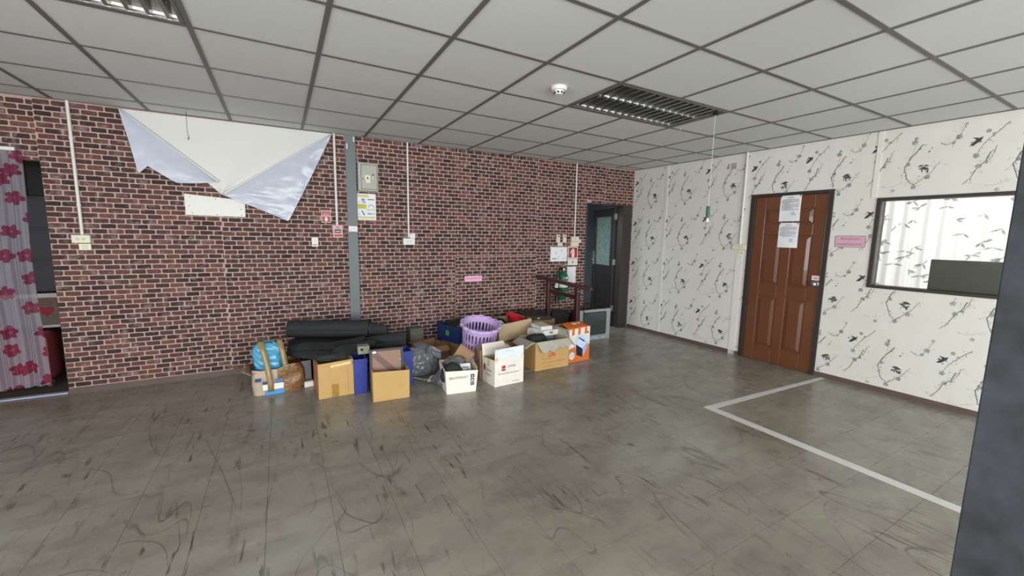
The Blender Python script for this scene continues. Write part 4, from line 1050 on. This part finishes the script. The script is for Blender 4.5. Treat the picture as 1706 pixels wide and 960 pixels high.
def ply(path_top, path_low, name):                  # a loose layer of cloth lying on the heap
    n = len(path_top)-1
    def fn(u, v):
        i = min(int(u*n), n-1); k = u*n-i; a = Vector(path_top[i]).lerp(Vector(path_top[i+1]), k); b = Vector(path_low[i]).lerp(Vector(path_low[i+1]), k); p = a.lerp(b, v)
        w = .007*noise.noise((p.x*8, p.z*14, 7)); return (p.x, p.y-.022*math.sin(PI*v)-w, p.z+w)
    o = G().grid(fn, 30, 10).make(name, M_fabric, hp, smooth=70); s = o.modifiers.new('cloth', 'SOLIDIFY'); s.thickness = .006; return o
ply([(.03, 4.34, .36), (.16, 4.24, .405), (.40, 4.16, .40), (.70, 4.17, .43)], [(.05, 4.24, .30), (.20, 4.04, .365), (.40, 3.98, .375), (.62, 4.06, .375)], 'cloth_fold')
ply([(.03, 4.30, .315), (.15, 4.08, .365), (.27, 3.96, .385), (.36, 3.92, .375)], [(.06, 4.20, .285), (.17, 3.94, .325), (.26, 3.79, .332), (.34, 3.775, .334)], 'cloth_fold')
ply([(.36, 3.94, .375), (.44, 3.96, .415), (.58, 4.02, .405), (.78, 4.10, .40)], [(.35, 3.79, .335), (.46, 3.82, .339), (.56, 3.95, .345), (.76, 4.05, .345)], 'cloth_fold')
def roll(name, label, A, B, rA, rB, seed):
    A, B = Vector(A), Vector(B); d = (B-A).normalized(); o = thing(name, label, 'fabric roll', T(*A), 'black fabric against the wall')
    side = d.cross(Vector((0, 0, 1))).normalized(); upv = side.cross(d); L_ = (B-A).length
    def fn(u, v):
        t = -2*PI*u; r = (rA+(rB-rA)*v)*(1+.035*noise.noise((math.cos(t)*1.5+seed, math.sin(t)*1.5, v*4))) - (.010 if u > .92 else 0)*(u-.92)/.08
        return side*(r*math.cos(t))+upv*(r*math.sin(t))+d*(L_*v+.008*noise.noise((math.cos(t)*2, math.sin(t)*2, seed))*(1 if v in (0, 1) else 0))
    G().grid(fn, 44, 22).make('rolled_cloth', M_fabric, o, smooth=60)
    for e, rr, nm in ((0, rA, 'rolled_end'), (1, rB, 'rolled_end')):
        g = G(); base = d*(L_*e); s_ = 1 if e else -1
        pts = []
        for k in range(90):
            t = -2*PI*k/20; r = rr*(1-.85*k/89); pts.append((base+side*(r*math.cos(t))+upv*(r*math.sin(t)), r))
        for k in range(len(pts)-1):
            p, r = pts[k]; q, r_ = pts[k+1]; ins = -.010*s_
            pi_ = p+(base-p)*(.010/r); qi = q+(base-q)*(.010/r_)
            vs = [p, q, q+d*ins, p+d*ins, pi_, qi, qi+d*ins*.6, pi_+d*ins*.6]
            g.add([tuple(x) for x in (p, q, qi, pi_)], [(0, 1, 2, 3)]); g.add([tuple(x) for x in (pi_, qi, qi-d*s_*.018, pi_-d*s_*.018)], [(0, 1, 2, 3)])
        g.make(nm, M_fabric, o)
    return o, fn, d, L_, side, upv
r1 = roll('fabric_roll', 'topmost thick roll of black fabric lying against the brick wall', (.038, 4.640, .462), (.765, 4.335, .460), .086, .088, 1)
def tail(u, v):
    t = -2*PI*u; r = .074*(1-.45*v)*(1+.09*math.sin(v*34)+.14*noise.noise((math.cos(t)*2, math.sin(t)*2, v*5)))
    d, L_, side, upv = r1[2], r1[3], r1[4], r1[5]
    return side*(r*math.cos(t))+upv*(r*math.sin(t)-.015*v*v)+d*(L_-.03+.21*v)-side*0
g = G().grid(tail, 26, 26); g.poly([tail(k/16, 1) for k in range(16)]); g.make('crumpled_tail', M_fabric, r1[0], smooth=70)
r2_ = roll('fabric_roll', 'lower tapered roll of black fabric, its thick end to the right', (.50, 4.19, .37), (1.085, 4.215, .338), .022, .092, 4)

# grey plastic bags
def blob(name, m, parent, rx, ry, rz, seed, amp, n=56, squash=.0, cfun=None):
    def fn(u, v):
        t = 2*PI*u; p = PI*(v-.5); c = math.cos(p); d = Vector((math.cos(t)*c, math.sin(t)*c, math.sin(p)))
        k = 1+amp*noise.noise(d*1.3+Vector((seed, 0, 0)))+amp*.55*(1-abs(noise.noise(d*3.1+Vector((0, seed, 0)))*2))+amp*.22*(1-abs(noise.noise(d*7+Vector((0, 0, seed)))*2))
        q = Vector((d.x*rx, d.y*ry, d.z*rz))*k; q.z = max(q.z, -rz*.72)
        return cfun(q) if cfun else q
    return G().grid(fn, n, n//2).make(name, m, parent, smooth=75)
M_bag = mat('grey_plastic_film', (108, 113, 118), .3, var=.18, ns=7, bump=.12, coat=.1)
M_bag2 = sheer('clear_smoky_film', (120, 124, 126), .72, False, .25, .15)
gb = thing('plastic_bag', 'big crumpled grey plastic bag beside the framed board', 'bag', T(1.21, 4.05, .125))
blob('bag_body', M_bag, gb, .180, .14, .162, 3.3, .22, 84)
G().grid(lambda u, v: (-.205+.16*u+.02*noise.noise((u*3, v*3, 1)), -.09+.03*math.sin(u*3)+.02*noise.noise((v*5, u*2, 3)), .165-.10*u+.075*v*(.3+u)+.008*noise.noise((u*9, v*7, 2))), 16, 10).make('bag_ear', M_bag, gb, smooth=75)
G().grid(lambda u, v: (.04+.14*u, -.11+.03*math.sin(u*4)+.02*noise.noise((v*5, u*2, 8)), .06+.10*v+.02*math.sin(u*5)), 12, 10).make('bag_fold', M_bag, gb, smooth=75)
sb2 = thing('plastic_bag', 'clear smoky plastic bag spilling into the white carton', 'bag', T(1.36, 3.62, .155))
blob('bag_body', M_bag2, sb2, .125, .10, .085, 8.1, .32, 64, cfun=lambda q: Vector((q.x, q.y, q.z+.42*q.x+(-.03 if q.x < -.06 else 0))))
cc = thing('cable_coil', 'coil of pale cable on the floor by the clear bag', 'cable', T(1.235, 3.72, .004))
P = []
for k in range(110):
    t = k/110*2*PI*4.3; r = .034+.010*math.sin(k*.37)+.004*noise.noise((k*.2, 1, 1)); P.append((r*math.cos(t)*1.2, r*math.sin(t)*.6-.02*math.sin(t), .012+.028*(1+math.sin(t+k*.02))+.006*k/110))
P += [(-.08, .03, .03), (-.16, .06, .055), (-.22, .05, .05)]
G().tube(P, .0028, 6).make('cable', mat('pale_cable', (186, 186, 182), .35), cc, smooth=60)
G().tube([(.05, -.01, .03), (.06, .0, .05), (.064, .01, .06)], .006, 8).make('plug', M_white, cc)

# white carton with upside down print
wc = carton('cardboard_carton', 'low white carton with upside-down black print, in front of the clear bag', 1.402, 3.475, .272, .25, .215, -8, M_wcard, M_kraftin, top=(.222, .208, .222, .25), lean=.016)
def onfront(o, d, lean, h, f):                      # print follows the leaning front wall
    pass
Rf = T(0, -.1256, 0) @ RX(math.degrees(math.atan2(.016, .215)))
lettering('CONTINUOUS PAPER', -.118, .062, .142, .164, -.0006, M_ink, wc, 'lettering', 1, Rf)
g = G()
for z in (.142, .104, .066): g.box(.082, .118, -.0006, -.0003, z, z+.032)
g.make('printed_symbols', mat('navy_ink', (30, 34, 56), .6), wc, Rf)
g = G(); y = -.0009
g.poly([(.092, y, .158), (.100, y, .146), (.108, y, .158)]); g.poly([(.092, y, .160), (.108, y, .160), (.108, y, .163), (.092, y, .163)])
g.poly([(.088, y, .110), (.094, y, .108), (.098, y, .122), (.093, y, .130)]); g.poly([(.112, y, .110), (.106, y, .108), (.102, y, .122), (.107, y, .130)]); g.poly([(.096, y, .112), (.104, y, .112), (.102, y, .118), (.098, y, .118)])
g.poly([(.090, y, .070), (.094, y, .070), (.094, y, .094), (.090, y, .094)]); g.poly([(.104, y, .070), (.107, y, .070), (.107, y, .094), (.104, y, .094)])
g.make('white_marks', M_wcard, wc, Rf)
sheetflap(wc, (-.05, .135, .225), (.145, .135, .17), (.21, .19, .265), (.07, .20, .375), M_kraftdark, mat('brown_board_inside', (160, 134, 112), .7), .03, 2, 'back_flap')
sheetflap(wc, (.146, -.12, .208), (.146, .13, .21), (.155, .10, .255), (.15, -.08, .225), M_wcard, M_greyboard, .012, 4, 'side_flap')
bc_ = thing('black_cloth', 'crumpled black cloth filling the low white carton', 'cloth', T(1.335, 3.46, .16))
blob('cloth', M_fabric, bc_, .10, .085, .085, 5.5, .25, 40)
bk = thing('white_booklet', 'white printed booklet tucked in the low white carton', 'booklet', T(1.478, 3.47, .155) @ RZ(-10) @ RX(52))
G().box(-.062, .05, -.07, .075, 0, .018).make('pages', M_paper, bk, bevel=.002)
G().box(-.06, -.05, -.065, .07, .018, .0186).box(-.03, .03, .03, .04, .018, .0186).box(-.0, .04, .01, .018, .018, .0186).make('printed_marks', M_greyink, bk)

# tall brown carton behind, low dark carton, olive box and navy crate near the wall
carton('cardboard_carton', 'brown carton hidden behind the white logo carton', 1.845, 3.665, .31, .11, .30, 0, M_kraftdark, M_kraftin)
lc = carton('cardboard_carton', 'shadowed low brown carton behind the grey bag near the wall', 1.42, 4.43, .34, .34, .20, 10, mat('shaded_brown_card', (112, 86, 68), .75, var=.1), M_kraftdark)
sheetflap(lc, (-.165, -.168, .2), (.165, -.168, .2), (.16, -.24, .16), (-.16, -.24, .16), M_kraftdark, M_kraftdark, .01, 9)
o = thing('olive_box', 'small olive green box near the wall behind the grey bag', 'box', T(1.36, 4.70, .0008) @ RZ(3))
G().box(-.09, .07, -.06, .06, 0, .335).make('carton', mat('olive_card', (104, 104, 88), .7, var=.1), o, bevel=.003); G().box(-.092, .072, -.062, .062, .30, .338).make('lid', mat('olive_lid', (92, 94, 84), .7), o, bevel=.003)
nc = carton('plastic_crate', 'navy blue crate with a small green label, left of the lilac basket', 1.825, 4.48, .38, .34, .16, -72, M_navy, M_navy, z=.195, group=None, cat='crate', t=.008, lean=.012, top=(.19, .19, .19, .19))
G().box(-.03, .028, -.1865, -.1825, .075, .135).make('green_label', mat('green_label', (76, 140, 66), .5, var=.15), nc)
G().box(-.204, .204, -.190, -.180, .172, .190).box(-.204, .204, .18, .19, .172, .190).make('rim', M_navy, nc, bevel=.003)
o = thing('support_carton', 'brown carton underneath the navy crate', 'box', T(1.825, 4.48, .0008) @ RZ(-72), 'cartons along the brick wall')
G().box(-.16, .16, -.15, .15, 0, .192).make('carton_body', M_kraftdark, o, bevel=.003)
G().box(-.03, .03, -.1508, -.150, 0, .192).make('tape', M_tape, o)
bg_ = thing('black_bag', 'black bag lying in the navy crate behind the lilac basket', 'bag', T(1.84, 4.50, .34))
blob('bag_body', M_black, bg_, .17, .15, .095, 2.2, .22, 40)

# lilac laundry basket
M_lil = mat('lilac_plastic', (194, 168, 218), .35, var=.04)
lbk = thing('laundry_basket', 'lilac plastic laundry basket with slots and a scalloped rim, tilted among the cartons', 'basket', T(1.858, 4.06, .050) @ RX(14))
BHt, R0, R1 = .445, .155, .200; NS = 30
bands = [(0, .045), (.045, .14, 1), (.14, .162), (.162, .262, 1), (.262, .285), (.285, .385, 1), (.385, .445)]
def ring(z, t, off=0): r = R0+(R1-R0)*(z/BHt)**.9+off; return (r*math.cos(t), r*math.sin(t), z)
g = G()
def shell(t0, t1, z0, z1):
    a, b, c, d = ring(z0, t0), ring(z0, t1), ring(z1, t1), ring(z1, t0); e = -.004
    A, B_, C_, D_ = ring(z0, t0, e), ring(z0, t1, e), ring(z1, t1, e), ring(z1, t0, e)
    g.add([a, b, c, d, A, B_, C_, D_], [(0, 1, 2, 3), (7, 6, 5, 4), (0, 4, 5, 1), (2, 6, 7, 3), (1, 5, 6, 2), (3, 7, 4, 0)])
for bnd in bands:
    for k in range(NS):
        t0, t1 = 2*PI*k/NS, 2*PI*(k+1)/NS; dt = t1-t0
        if len(bnd) == 2: shell(t0, t1, bnd[0], bnd[1])
        else:
            z0, z1 = bnd[0], bnd[1]; wl_ = .25*dt
            shell(t0, t0+wl_, z0, z1); shell(t1-wl_, t1, z0, z1)
            # rounded slot ends
            for (za, zb) in ((z0, z0+.008), (z1-.008, z1)): shell(t0+wl_, t0+wl_+.12*dt, za, zb); shell(t1-wl_-.12*dt, t1-wl_, za, zb)
g.poly([ring(0, -2*PI*k/NS) for k in range(NS)]); g.poly([ring(.004, 2*PI*k/NS, -.004) for k in range(NS)])
g.make('slotted_body', M_lil, lbk)
g = G(); NR = 96; vs = []; fs = []
for k in range(NR):
    t = 2*PI*k/NR; sc_ = abs(math.sin(t*7)); r = R1+.012+.013*sc_; z = BHt+.007*sc_
    for (dr, dz) in ((-.022, 0), (-.018, .008), (0, .005), (.006, -.006), (.003, -.022), (0, -.022), (.001, -.006), (-.019, -.006)): vs.append(((r+dr)*math.cos(t), (r+dr)*math.sin(t), z+dz))
for k in range(NR):
    for q in range(8): fs.append((k*8+q, ((k+1) % NR)*8+q, ((k+1) % NR)*8+(q+1) % 8, k*8+(q+1) % 8))
g.add(vs, fs); g.make('scalloped_rim', M_lil, lbk, smooth=50)

# white logo carton
lv = carton('cardboard_carton', 'white carton with red logo square and raised front flap, before the lilac basket', 1.874, 3.465, .33, .245, .26, 3, M_wcard, M_kraftin, top=(.262, .256, .244, .242))
y = -.1232
flap(lv, [(-.165, y+.0005, .262), (.165, y+.0005, .256), (.158, y-.004, .376), (-.166, y-.004, .366)], M_wcard, M_kraftin, .004, 'front_flap')
fs_ = G().slab([(-.138, y-.0035, .272), (.128, y-.0035, .268), (.155, y-.0062, .300), (.152, y-.0075, .368), (-.140, y-.0075, .362)], .0012).make('blueish_sheet', mat('bluish_paper', (222, 230, 244), .4), lv)
lettering('สำนักงาน', -.045, .045, .338, .347, -.1316, M_greyink, fs_)
for x, z in ((-.148, .268), (.142, .292)): G().slab([(x-.022, y-.004, z), (x-.004, y-.004, z-.022), (x+.022, y-.004, z+.004), (x+.004, y-.004, z+.024)], .002).make('tape_piece', mat('pale_tape', (206, 190, 140), .3, var=.1), lv)
sheetflap(lv, (-.165, .12, .243), (.165, .12, .243), (.09, .135, .368), (-.163, .13, .366), M_wcard, M_kraftin, -.01, 1, 'back_flap')
sheetflap(lv, (.163, .12, .25), (.163, -.12, .25), (.10, -.06, .285), (.09, .10, .34), M_wcard, M_kraftin, -.01, 7, 'side_flap')
sheetflap(lv, (-.163, -.12, .25), (-.163, .12, .243), (-.115, .08, .215), (-.115, -.09, .21), M_wcard, M_kraftin, .01, 8, 'side_flap')
lg = G().box(-.088, -.046, y-.0006, y, .148, .200).make('red_logo', M_red, lv)
g = G(); yy = y-.0009
for k in range(8):
    a = lambda q: (-.067+.026*math.cos(math.radians(215+q*14)), yy, .190+.026*math.sin(math.radians(215+q*14)))
    b_ = lambda q: (-.067+.020*math.cos(math.radians(215+q*14)), yy, .190+.022*math.sin(math.radians(215+q*14)))
    g.poly([a(k), a(k+1), b_(k+1), b_(k)])
g.poly([(-.08, yy, .185), (-.077, yy, .182), (-.069, yy, .194), (-.072, yy, .196)]); g.make('logo_swoosh', M_wcard, lg)
lettering('L', -.036, -.026, .176, .194, y-.0005, M_red, lv); lettering('ove', -.016, .068, .174, .196, y-.0005, M_ink, lv)
g = G()
for z, x0, x1 in ((.122, -.135, .13), (.113, -.12, .11)):
    x = x0
    while x < x1: l = random.uniform(.008, .02); g.box(x, min(x+l, x1), y-.0005, y-.0001, z, z+.004); x += l+.003
g.box(.03, .12, y-.0005, y-.0001, .026, .031); g.make('printed_lines', M_greyink, lv)
# print on its left side
Ml = T(-.1653, 0, 0) @ RZ(-90)
G().box(-.092, -.062, -.0006, -.0001, .12, .18).make('red_logo', M_red, lv, Ml); lettering('Love', -.045, .06, .128, .158, -.0005, M_ink, lv, M=Ml)
G().box(-.05, .06, -.0006, -.0001, .095, .099).box(-.05, .05, -.0006, -.0001, .085, .089).make('printed_lines', M_greyink, lv, Ml)
G().box(-.02, .03, -.0008, -.0001, .18, .246).make('tape_piece', mat('pale_tape', (206, 190, 140)), lv, Ml)

# plain carton at the back with the red bowl, on a support carton
o = thing('support_carton', 'brown carton under the plain open carton that holds the red bowl', 'box', T(2.40, 4.30, .0008), 'cartons along the brick wall')
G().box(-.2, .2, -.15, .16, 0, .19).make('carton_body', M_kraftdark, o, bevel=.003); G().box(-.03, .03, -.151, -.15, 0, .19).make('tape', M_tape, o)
bgc = carton('cardboard_carton', 'plain open beige carton holding the red bowl, right of the lilac basket', 2.41, 4.31, .455, .36, .205, 0, mat('beige_cardboard', (186, 164, 132), .7, var=.05), M_kraftin, M=T(2.405, 4.30, .222) @ RY(-5.5), group='cartons along the brick wall')
sheetflap(bgc, (.226, -.17, .2), (.226, .17, .2), (.285, .14, .10), (.285, -.14, .10), M_kraftdark, M_ink, .01, 12, 'side_flap')
rb = thing('red_bowl', 'shiny red plastic bowl lying tilted in the plain beige carton', 'bowl', T(2.455, 4.27, .39) @ RX(12) @ RY(16))
M_rbowl = mat('red_plastic', (178, 28, 44), .18, var=.06)
G().lathe([(0, 0), (.075, .0), (.10, .03), (.118, .075), (.128, .080), (.129, .076), (.120, .070)], 32).lathe([(.115, .073), (.095, .034), (.07, .008), (0, .008)], 32).make('bowl', M_rbowl, rb, smooth=60)
G().lathe([(.128, .080), (.132, .077), (.130, .070), (.124, .072)], 32).make('rim', M_rbowl, rb, smooth=60)
o = thing('white_card', 'white card lying by the red bowl in the beige carton', 'card', T(2.262, 4.26, .395) @ RZ(10) @ RX(20))
G().box(-.045, .045, -.05, .05, 0, .004).make('card', M_paper, o); G().box(-.03, .03, -.03, -.02, .004, .0044).make('printed_line', M_greyink, o)
o = thing('black_pouch', 'black pouch in the beige carton beside the white card', 'pouch', T(2.30, 4.36, .375))
blob('pouch', M_black, o, .075, .06, .055, 6.2, .2, 30)

# brown carton with the black laptop case
o = thing('cardboard_carton', 'closed brown carton under the black flat case near the wall', 'box', T(2.835, 4.36, .0008) @ RZ(-6), 'cartons along the brick wall')
G().box(-.16, .17, -.19, .2, 0, .405).make('carton_body', M_kraftdark, o, bevel=.004); G().box(-.03, .03, -.1912, .2012, .3, .4062).make('tape', M_tape, o)
lp = thing('black_case', 'flat black case with a silver front edge lying on the closed brown carton', 'case', T(2.80, 4.36, .4085) @ RZ(-14) @ RX(2))
G().box(-.17, .17, -.20, .20, 0, .030).make('lower_shell', M_black, lp, bevel=.006); G().box(-.165, .165, -.195, .195, .032, .05).make('lid', mat('matt_black_lid', (34, 33, 32), .5, var=.15), lp, bevel=.006)
G().box(-.02, .165, -.2015, -.196, .022, .032).make('silver_edge', M_mirror, lp)

# carton with torn grey flap
c3 = carton('cardboard_carton', 'kraft carton with red logo print and a torn grey flap folded over its front', 2.533, 3.735, .452, .36, .315, 1.5, M_kraft, M_kraftin, top=(.314, .319, .315, .31))
sheetflap(c3, (-.216, -.183, .318), (.226, -.183, .321), (.262, -.225, .242), (-.175, -.232, .205), M_greyboard, M_greyboard, -.012, 21, 'torn_front_flap', 18, 8, .22)
sheetflap(c3, (-.224, .17, .31), (-.224, -.17, .314), (-.34, -.15, .262), (-.33, .15, .27), M_greyboard, M_greyboard, .012, 22, 'left_flap')
sheetflap(c3, (.224, -.17, .317), (.224, .17, .312), (.22, .16, .40), (.226, -.10, .385), M_kraftdark, M_greyboard, .01, 23, 'right_flap')
sheetflap(c3, (-.1, .178, .31), (.22, .178, .312), (.22, .24, .37), (-.06, .24, .37), M_greyboard, M_greyboard, .01, 24, 'back_flap')
y = -.1812; M_rdk = mat('faded_red_ink', (196, 92, 84), .7, var=.12); M_brk = mat('rust_brown_ink', (172, 110, 60), .7, var=.12)
g = G(); g.poly([(-.055, y, .135), (-.02, y, .135), (-.022, y, .165), (-.036, y, .172)]); g.poly([(-.014, y, .137), (.052, y, .140), (.030, y, .175), (.002, y, .186), (-.016, y, .165)]); g.poly([(-.03, y, .176), (-.018, y, .17), (0, y, .19), (.012, y, .205), (-.006, y, .205)]); g.make('red_logo', M_rdk, c3)
lettering('ผลิตภัณฑ์คุณภาพดี', -.14, .045, .108, .126, y, M_brk, c3); lettering('บริษัท อุตสาหกรรมกระดาษ จำกัด', -.145, .175, .062, .092, y, M_brk, c3); lettering('กรุงเทพฯ โทร. 02', -.12, .11, .025, .05, y, M_brk, c3)
bcl = thing('black_cloth', 'black crumpled cloth inside the carton with the torn grey flap', 'cloth', T(2.46, 3.75, .265))
blob('cloth', M_fabric, bcl, .12, .09, .085, 9.5, .25, 44)
o = thing('file_box', 'grey file box inside the torn-flap carton under the white binders', 'box', T(2.645, 3.84, .008) @ RZ(2))
G().box(-.11, .075, -.05, .07, 0, .308).make('body', mat('grey_file', (120, 126, 130), .5), o, bevel=.003)
for k, (z, lab, w) in enumerate(((.3175, 'thicker white binder, lower of the two on the grey file box', .060), (.379, 'thinner white binder, upper of the two on the grey file box', .042))):
    o = thing('white_binder', lab, 'binder', T(2.645-.03*k, 3.87+.025*k, z) @ RZ(4-6*k), 'white binders')
    s = 1-.3*k
    G().box(-.11*s, .105*s, -.11, .12, 0, .004).box(-.11*s, .105*s, -.11, .12, w-.005, w-.001).box(-.11*s, .105*s, -.111, -.107, 0, w-.001).make('cover', M_white, o)
    G().box(-.105*s, .1*s, -.10, .115, .005, w-.006).make('pages', M_paper, o); G().box(-.02, .03, -.1118, -.111, w*.3, w*.7).make('spine_label', M_greyink if k == 0 else M_cream, o)

# orange and white printed carton
M_or = mat('orange_print', (214, 110, 46), .4, var=.06)
oc = carton('cardboard_carton', 'orange and white carton printed with a paper shredder, before the television', 2.958, 3.765, .326, .27, .393, 5, M_wcard, M_kraftin, top=(.388, .400, .40, .396))
y = -.1354; W_ = .163
def fq(u, v): return (-W_+2*W_*u, y, .394*(1-v))
def fp(pts, m, nm, dy=0, par=None): return G().poly([(p[0], y-dy, p[2]) for p in (fq(*q) for q in pts)][::-1]).make(nm, m, par or oc)
art = fp([(0, .66), (.35, .60), (.66, .64), (1, .50), (1, .998), (0, .998)][::-1], M_or, 'orange_field', .0003)
fp([(.0, .60), (.3, .53), (.34, .62), (.28, .72), (0, .76)][::-1], mat('brown_fade', (190, 120, 84), .5), 'brown_fade', .0005, art)
fp([(.32, .44), (.66, .62), (.66, .89), (.37, .80)][::-1], mat('navy_print', (34, 36, 62), .4, var=.1), 'shredder_front', .0008, art)
fp([(.66, .62), (.91, .40), (.90, .62), (.68, .89)][::-1], mat('silver_blue_print', (158, 170, 216), .4, var=.2, ns=8), 'shredder_side', .0008, art)
fp([(.30, .30), (.36, .21), (.60, .19), (.93, .27), (.91, .42), (.66, .64), (.31, .46)][::-1], mat('pale_blue_print', (198, 216, 240), .4), 'shredder_top', .0010, art)
fp([(.42, .28), (.46, .27), (.76, .40), (.74, .44)][::-1], mat('navy_print', (34, 36, 62)), 'shredder_slot', .0013, art)
fp([(.02+.13*(1+math.cos(2*PI*k/24)), .80+.115*math.sin(2*PI*k/24)) for k in range(24)][::-1], M_white, 'white_disc', .0010, art)
lettering('15', -.115, -.085, .065, .088, y-.0013, M_greyink, oc)
for u0 in (.13, .42, .74):
    fp([(u0, 0), (u0+.12, 0), (u0+.11, .19), (u0-.01, .19)][::-1], M_or, 'orange_tab', .0006)
fp([(.86, .14), (.93, .12), (.92, .18), (.87, .19)][::-1], M_ink, 'printed_mark', .0007)
def roofflap(A, B, Cc, D, seed, curl=.0): return sheetflap(oc, A, B, Cc, D, M_or, M_kraftdark, curl, seed, 'top_flap', 8, 5)
roofflap((-.163, -.135, .389), (.163, -.135, .401), (.155, .03, .432), (-.14, .03, .428), 31)
roofflap((.163, .135, .40), (-.163, .135, .396), (-.12, .02, .430), (.15, .02, .434), 32)
sheetflap(oc, (-.163, .13, .396), (-.163, -.13, .389), (-.18, -.10, .40), (-.192, .10, .425), M_or, M_greyboard, .02, 33, 'side_flap')
G().slab([(-.03, -.06, .4225), (.03, -.06, .4245), (.03, -.01, .4335), (-.03, -.01, .4315)], .001).slab([(.05, -.05, .4265), (.09, -.05, .428), (.09, -.015, .4345), (.05, -.015, .433)], .001).make('white_patches', M_wcard, oc)
Ml = T(-.1633, 0, 0) @ RZ(-90)
G().slab([(-.13, -.0002, .0), (.13, -.0002, 0), (.13, -.0002, .394), (-.13, -.0002, .386)], .0001).make('side_print', mat('grey_white_print', (186, 184, 178), .5, var=.1), oc, Ml)

# television
tv = thing('television', 'old silver tube television on the floor before the open dark door', 'television', T(3.78, 4.305, .0008) @ RZ(-1))
M_sil = mat('silver_grey_plastic', (148, 156, 162), .35, var=.04)
G().slab(rrect(-.28, .28, 0, .438, 0, .012), .06).make('front_housing', M_sil, tv, bevel=.006)
def tvb(u, v):
    P = [(-.27, .01), (.27, .01), (.27, .428), (-.27, .428), (-.27, .01)]; i = min(int(u*4), 3); k = u*4-i
    x = P[i][0]*(1-k)+P[i+1][0]*k; z = P[i][1]*(1-k)+P[i+1][1]*k; s = 1-.42*max(0, v-.25)/.75
    return (x*s, .06+.36*v, .02+(z-.02)*(1-.38*max(0, v-.25)/.75))
g = G().grid(tvb, 24, 8); g.poly([tvb(k/24, 1) for k in range(24)]); g.make('rear_housing', mat('dark_tv_back', (44, 46, 50), .5), tv, smooth=40)
G().slab(rrect(-.215, .205, .075, .405, -.002, .02), .004).make('screen_surround', mat('dark_surround', (52, 56, 58), .4), tv)
G().grid(lambda u, v: (-.2+.392*u, -.004-.012*(1-(2*u-1)**2)*(1-(2*v-1)**2), .088+.304*v), 16, 14).make('screen', mat('grey_green_tube', (58, 68, 68), .08, var=.03), tv, smooth=80)
G().box(-.06, .06, -.004, 0, .028, .048).box(.12, .20, -.003, 0, .03, .04).make('control_panel', mat('light_silver', (176, 182, 186), .35), tv, bevel=.001)
for x in (.085, .1, .215): G().box(x, x+.008, -.006, 0, .032, .040).make('button', M_louvre, tv)
g = G().box(-.27, .27, -.002, 0, .060, .064); g.make('groove', M_greyink, tv)
for x in (-.23, .19): G().box(x, x+.04, .02, .3, -.0006, .004).make('foot', M_black, tv)
cb_ = thing('black_cable', 'black cable lying on top of the silver television', 'cable', T(3.78, 4.36, .4395))
P = [(-.26+.011*k, .05*math.sin(k*.9)+.03*math.sin(k*2.3), .008+.006*math.sin(k*1.7)**2) for k in range(46)]
P = [(-.20, -.058, -.055), (-.205, -.066, -.02), (-.22, -.06, .006), (-.25, -.03, .035), (-.27, .0, .03)]+P
G().tube(P, .005, 6).make('cable', M_black, cb_, smooth=60)
G().box(.16, .24, -.03, .03, 0.0, .018).make('plug_block', M_black, cb_, bevel=.004)

# dark red wooden rail on two posts
M_mah = mat('dark_red_wood', (60, 28, 27), .38, var=.2, ns=10, coat=.15)
wr_ = thing('wooden_rail', 'dark red wooden handrail on two posts, before the fire extinguisher', 'rail', T(0, 0, 0))
def beam(A, B, w, h, nm):
    A, B = Vector(A), Vector(B); d = (B-A).normalized(); s = d.cross(Vector((0, 0, 1)) if abs(d.z) < .9 else Vector((0, 1, 0))).normalized(); u_ = s.cross(d); vs = []
    for p in (A, B):
        for a, b in ((-1, -1), (1, -1), (1, 1), (-1, 1)): vs.append(p+s*(a*w/2)+u_*(b*h/2))
    return G().add(vs, [(0, 1, 2, 3), (7, 6, 5, 4), (0, 4, 5, 1), (1, 5, 6, 2), (2, 6, 7, 3), (3, 7, 4, 0)]).make(nm, M_mah, wr_, bevel=.006)
beam((3.030, 4.655, .895), (3.402, 3.965, .785), .075, .045, 'handrail')
beam((3.150, 4.55, .002), (3.150, 4.55, .86), .055, .06, 'post'); beam((3.292, 4.10, .002), (3.292, 4.10, .80), .06, .06, 'post')
beam((3.158, 4.52, .705), (3.285, 4.13, .672), .03, .05, 'lower_rail')
beam((3.12, 4.60, .03), (3.32, 4.05, .03), .08, .05, 'foot_beam')
G().box(3.265, 3.32, 4.065, 4.0695, .745, .752).make('steel_bracket', M_steel, wr_)
o = thing('black_box', 'black box in the shadow behind the wooden rail', 'box', T(3.36, 4.62, .0008) @ RZ(-4))
G().box(-.13, .14, -.08, .09, 0, .40).make('case', M_black, o, bevel=.004); G().box(-.134, .144, -.084, .094, .33, .345).make('lid_edge', M_ink, o)

# prints and other pieces too small to pick apart
for o in list(COL.objects):
    if o.parent and o.name.split('.')[0] in ('printed_lines', 'printed_marks', 'printed_dots', 'faint_drawing', 'pin_slots', 'white_patches', 'vent_slots', 'ribs', 'white_marks', 'printed_symbols', 'fold_creases', 'rolled_end', 'printed_block', 'red_dots', 'door_gap', 'stand_shelves'):
        o['kind'] = 'stuff'
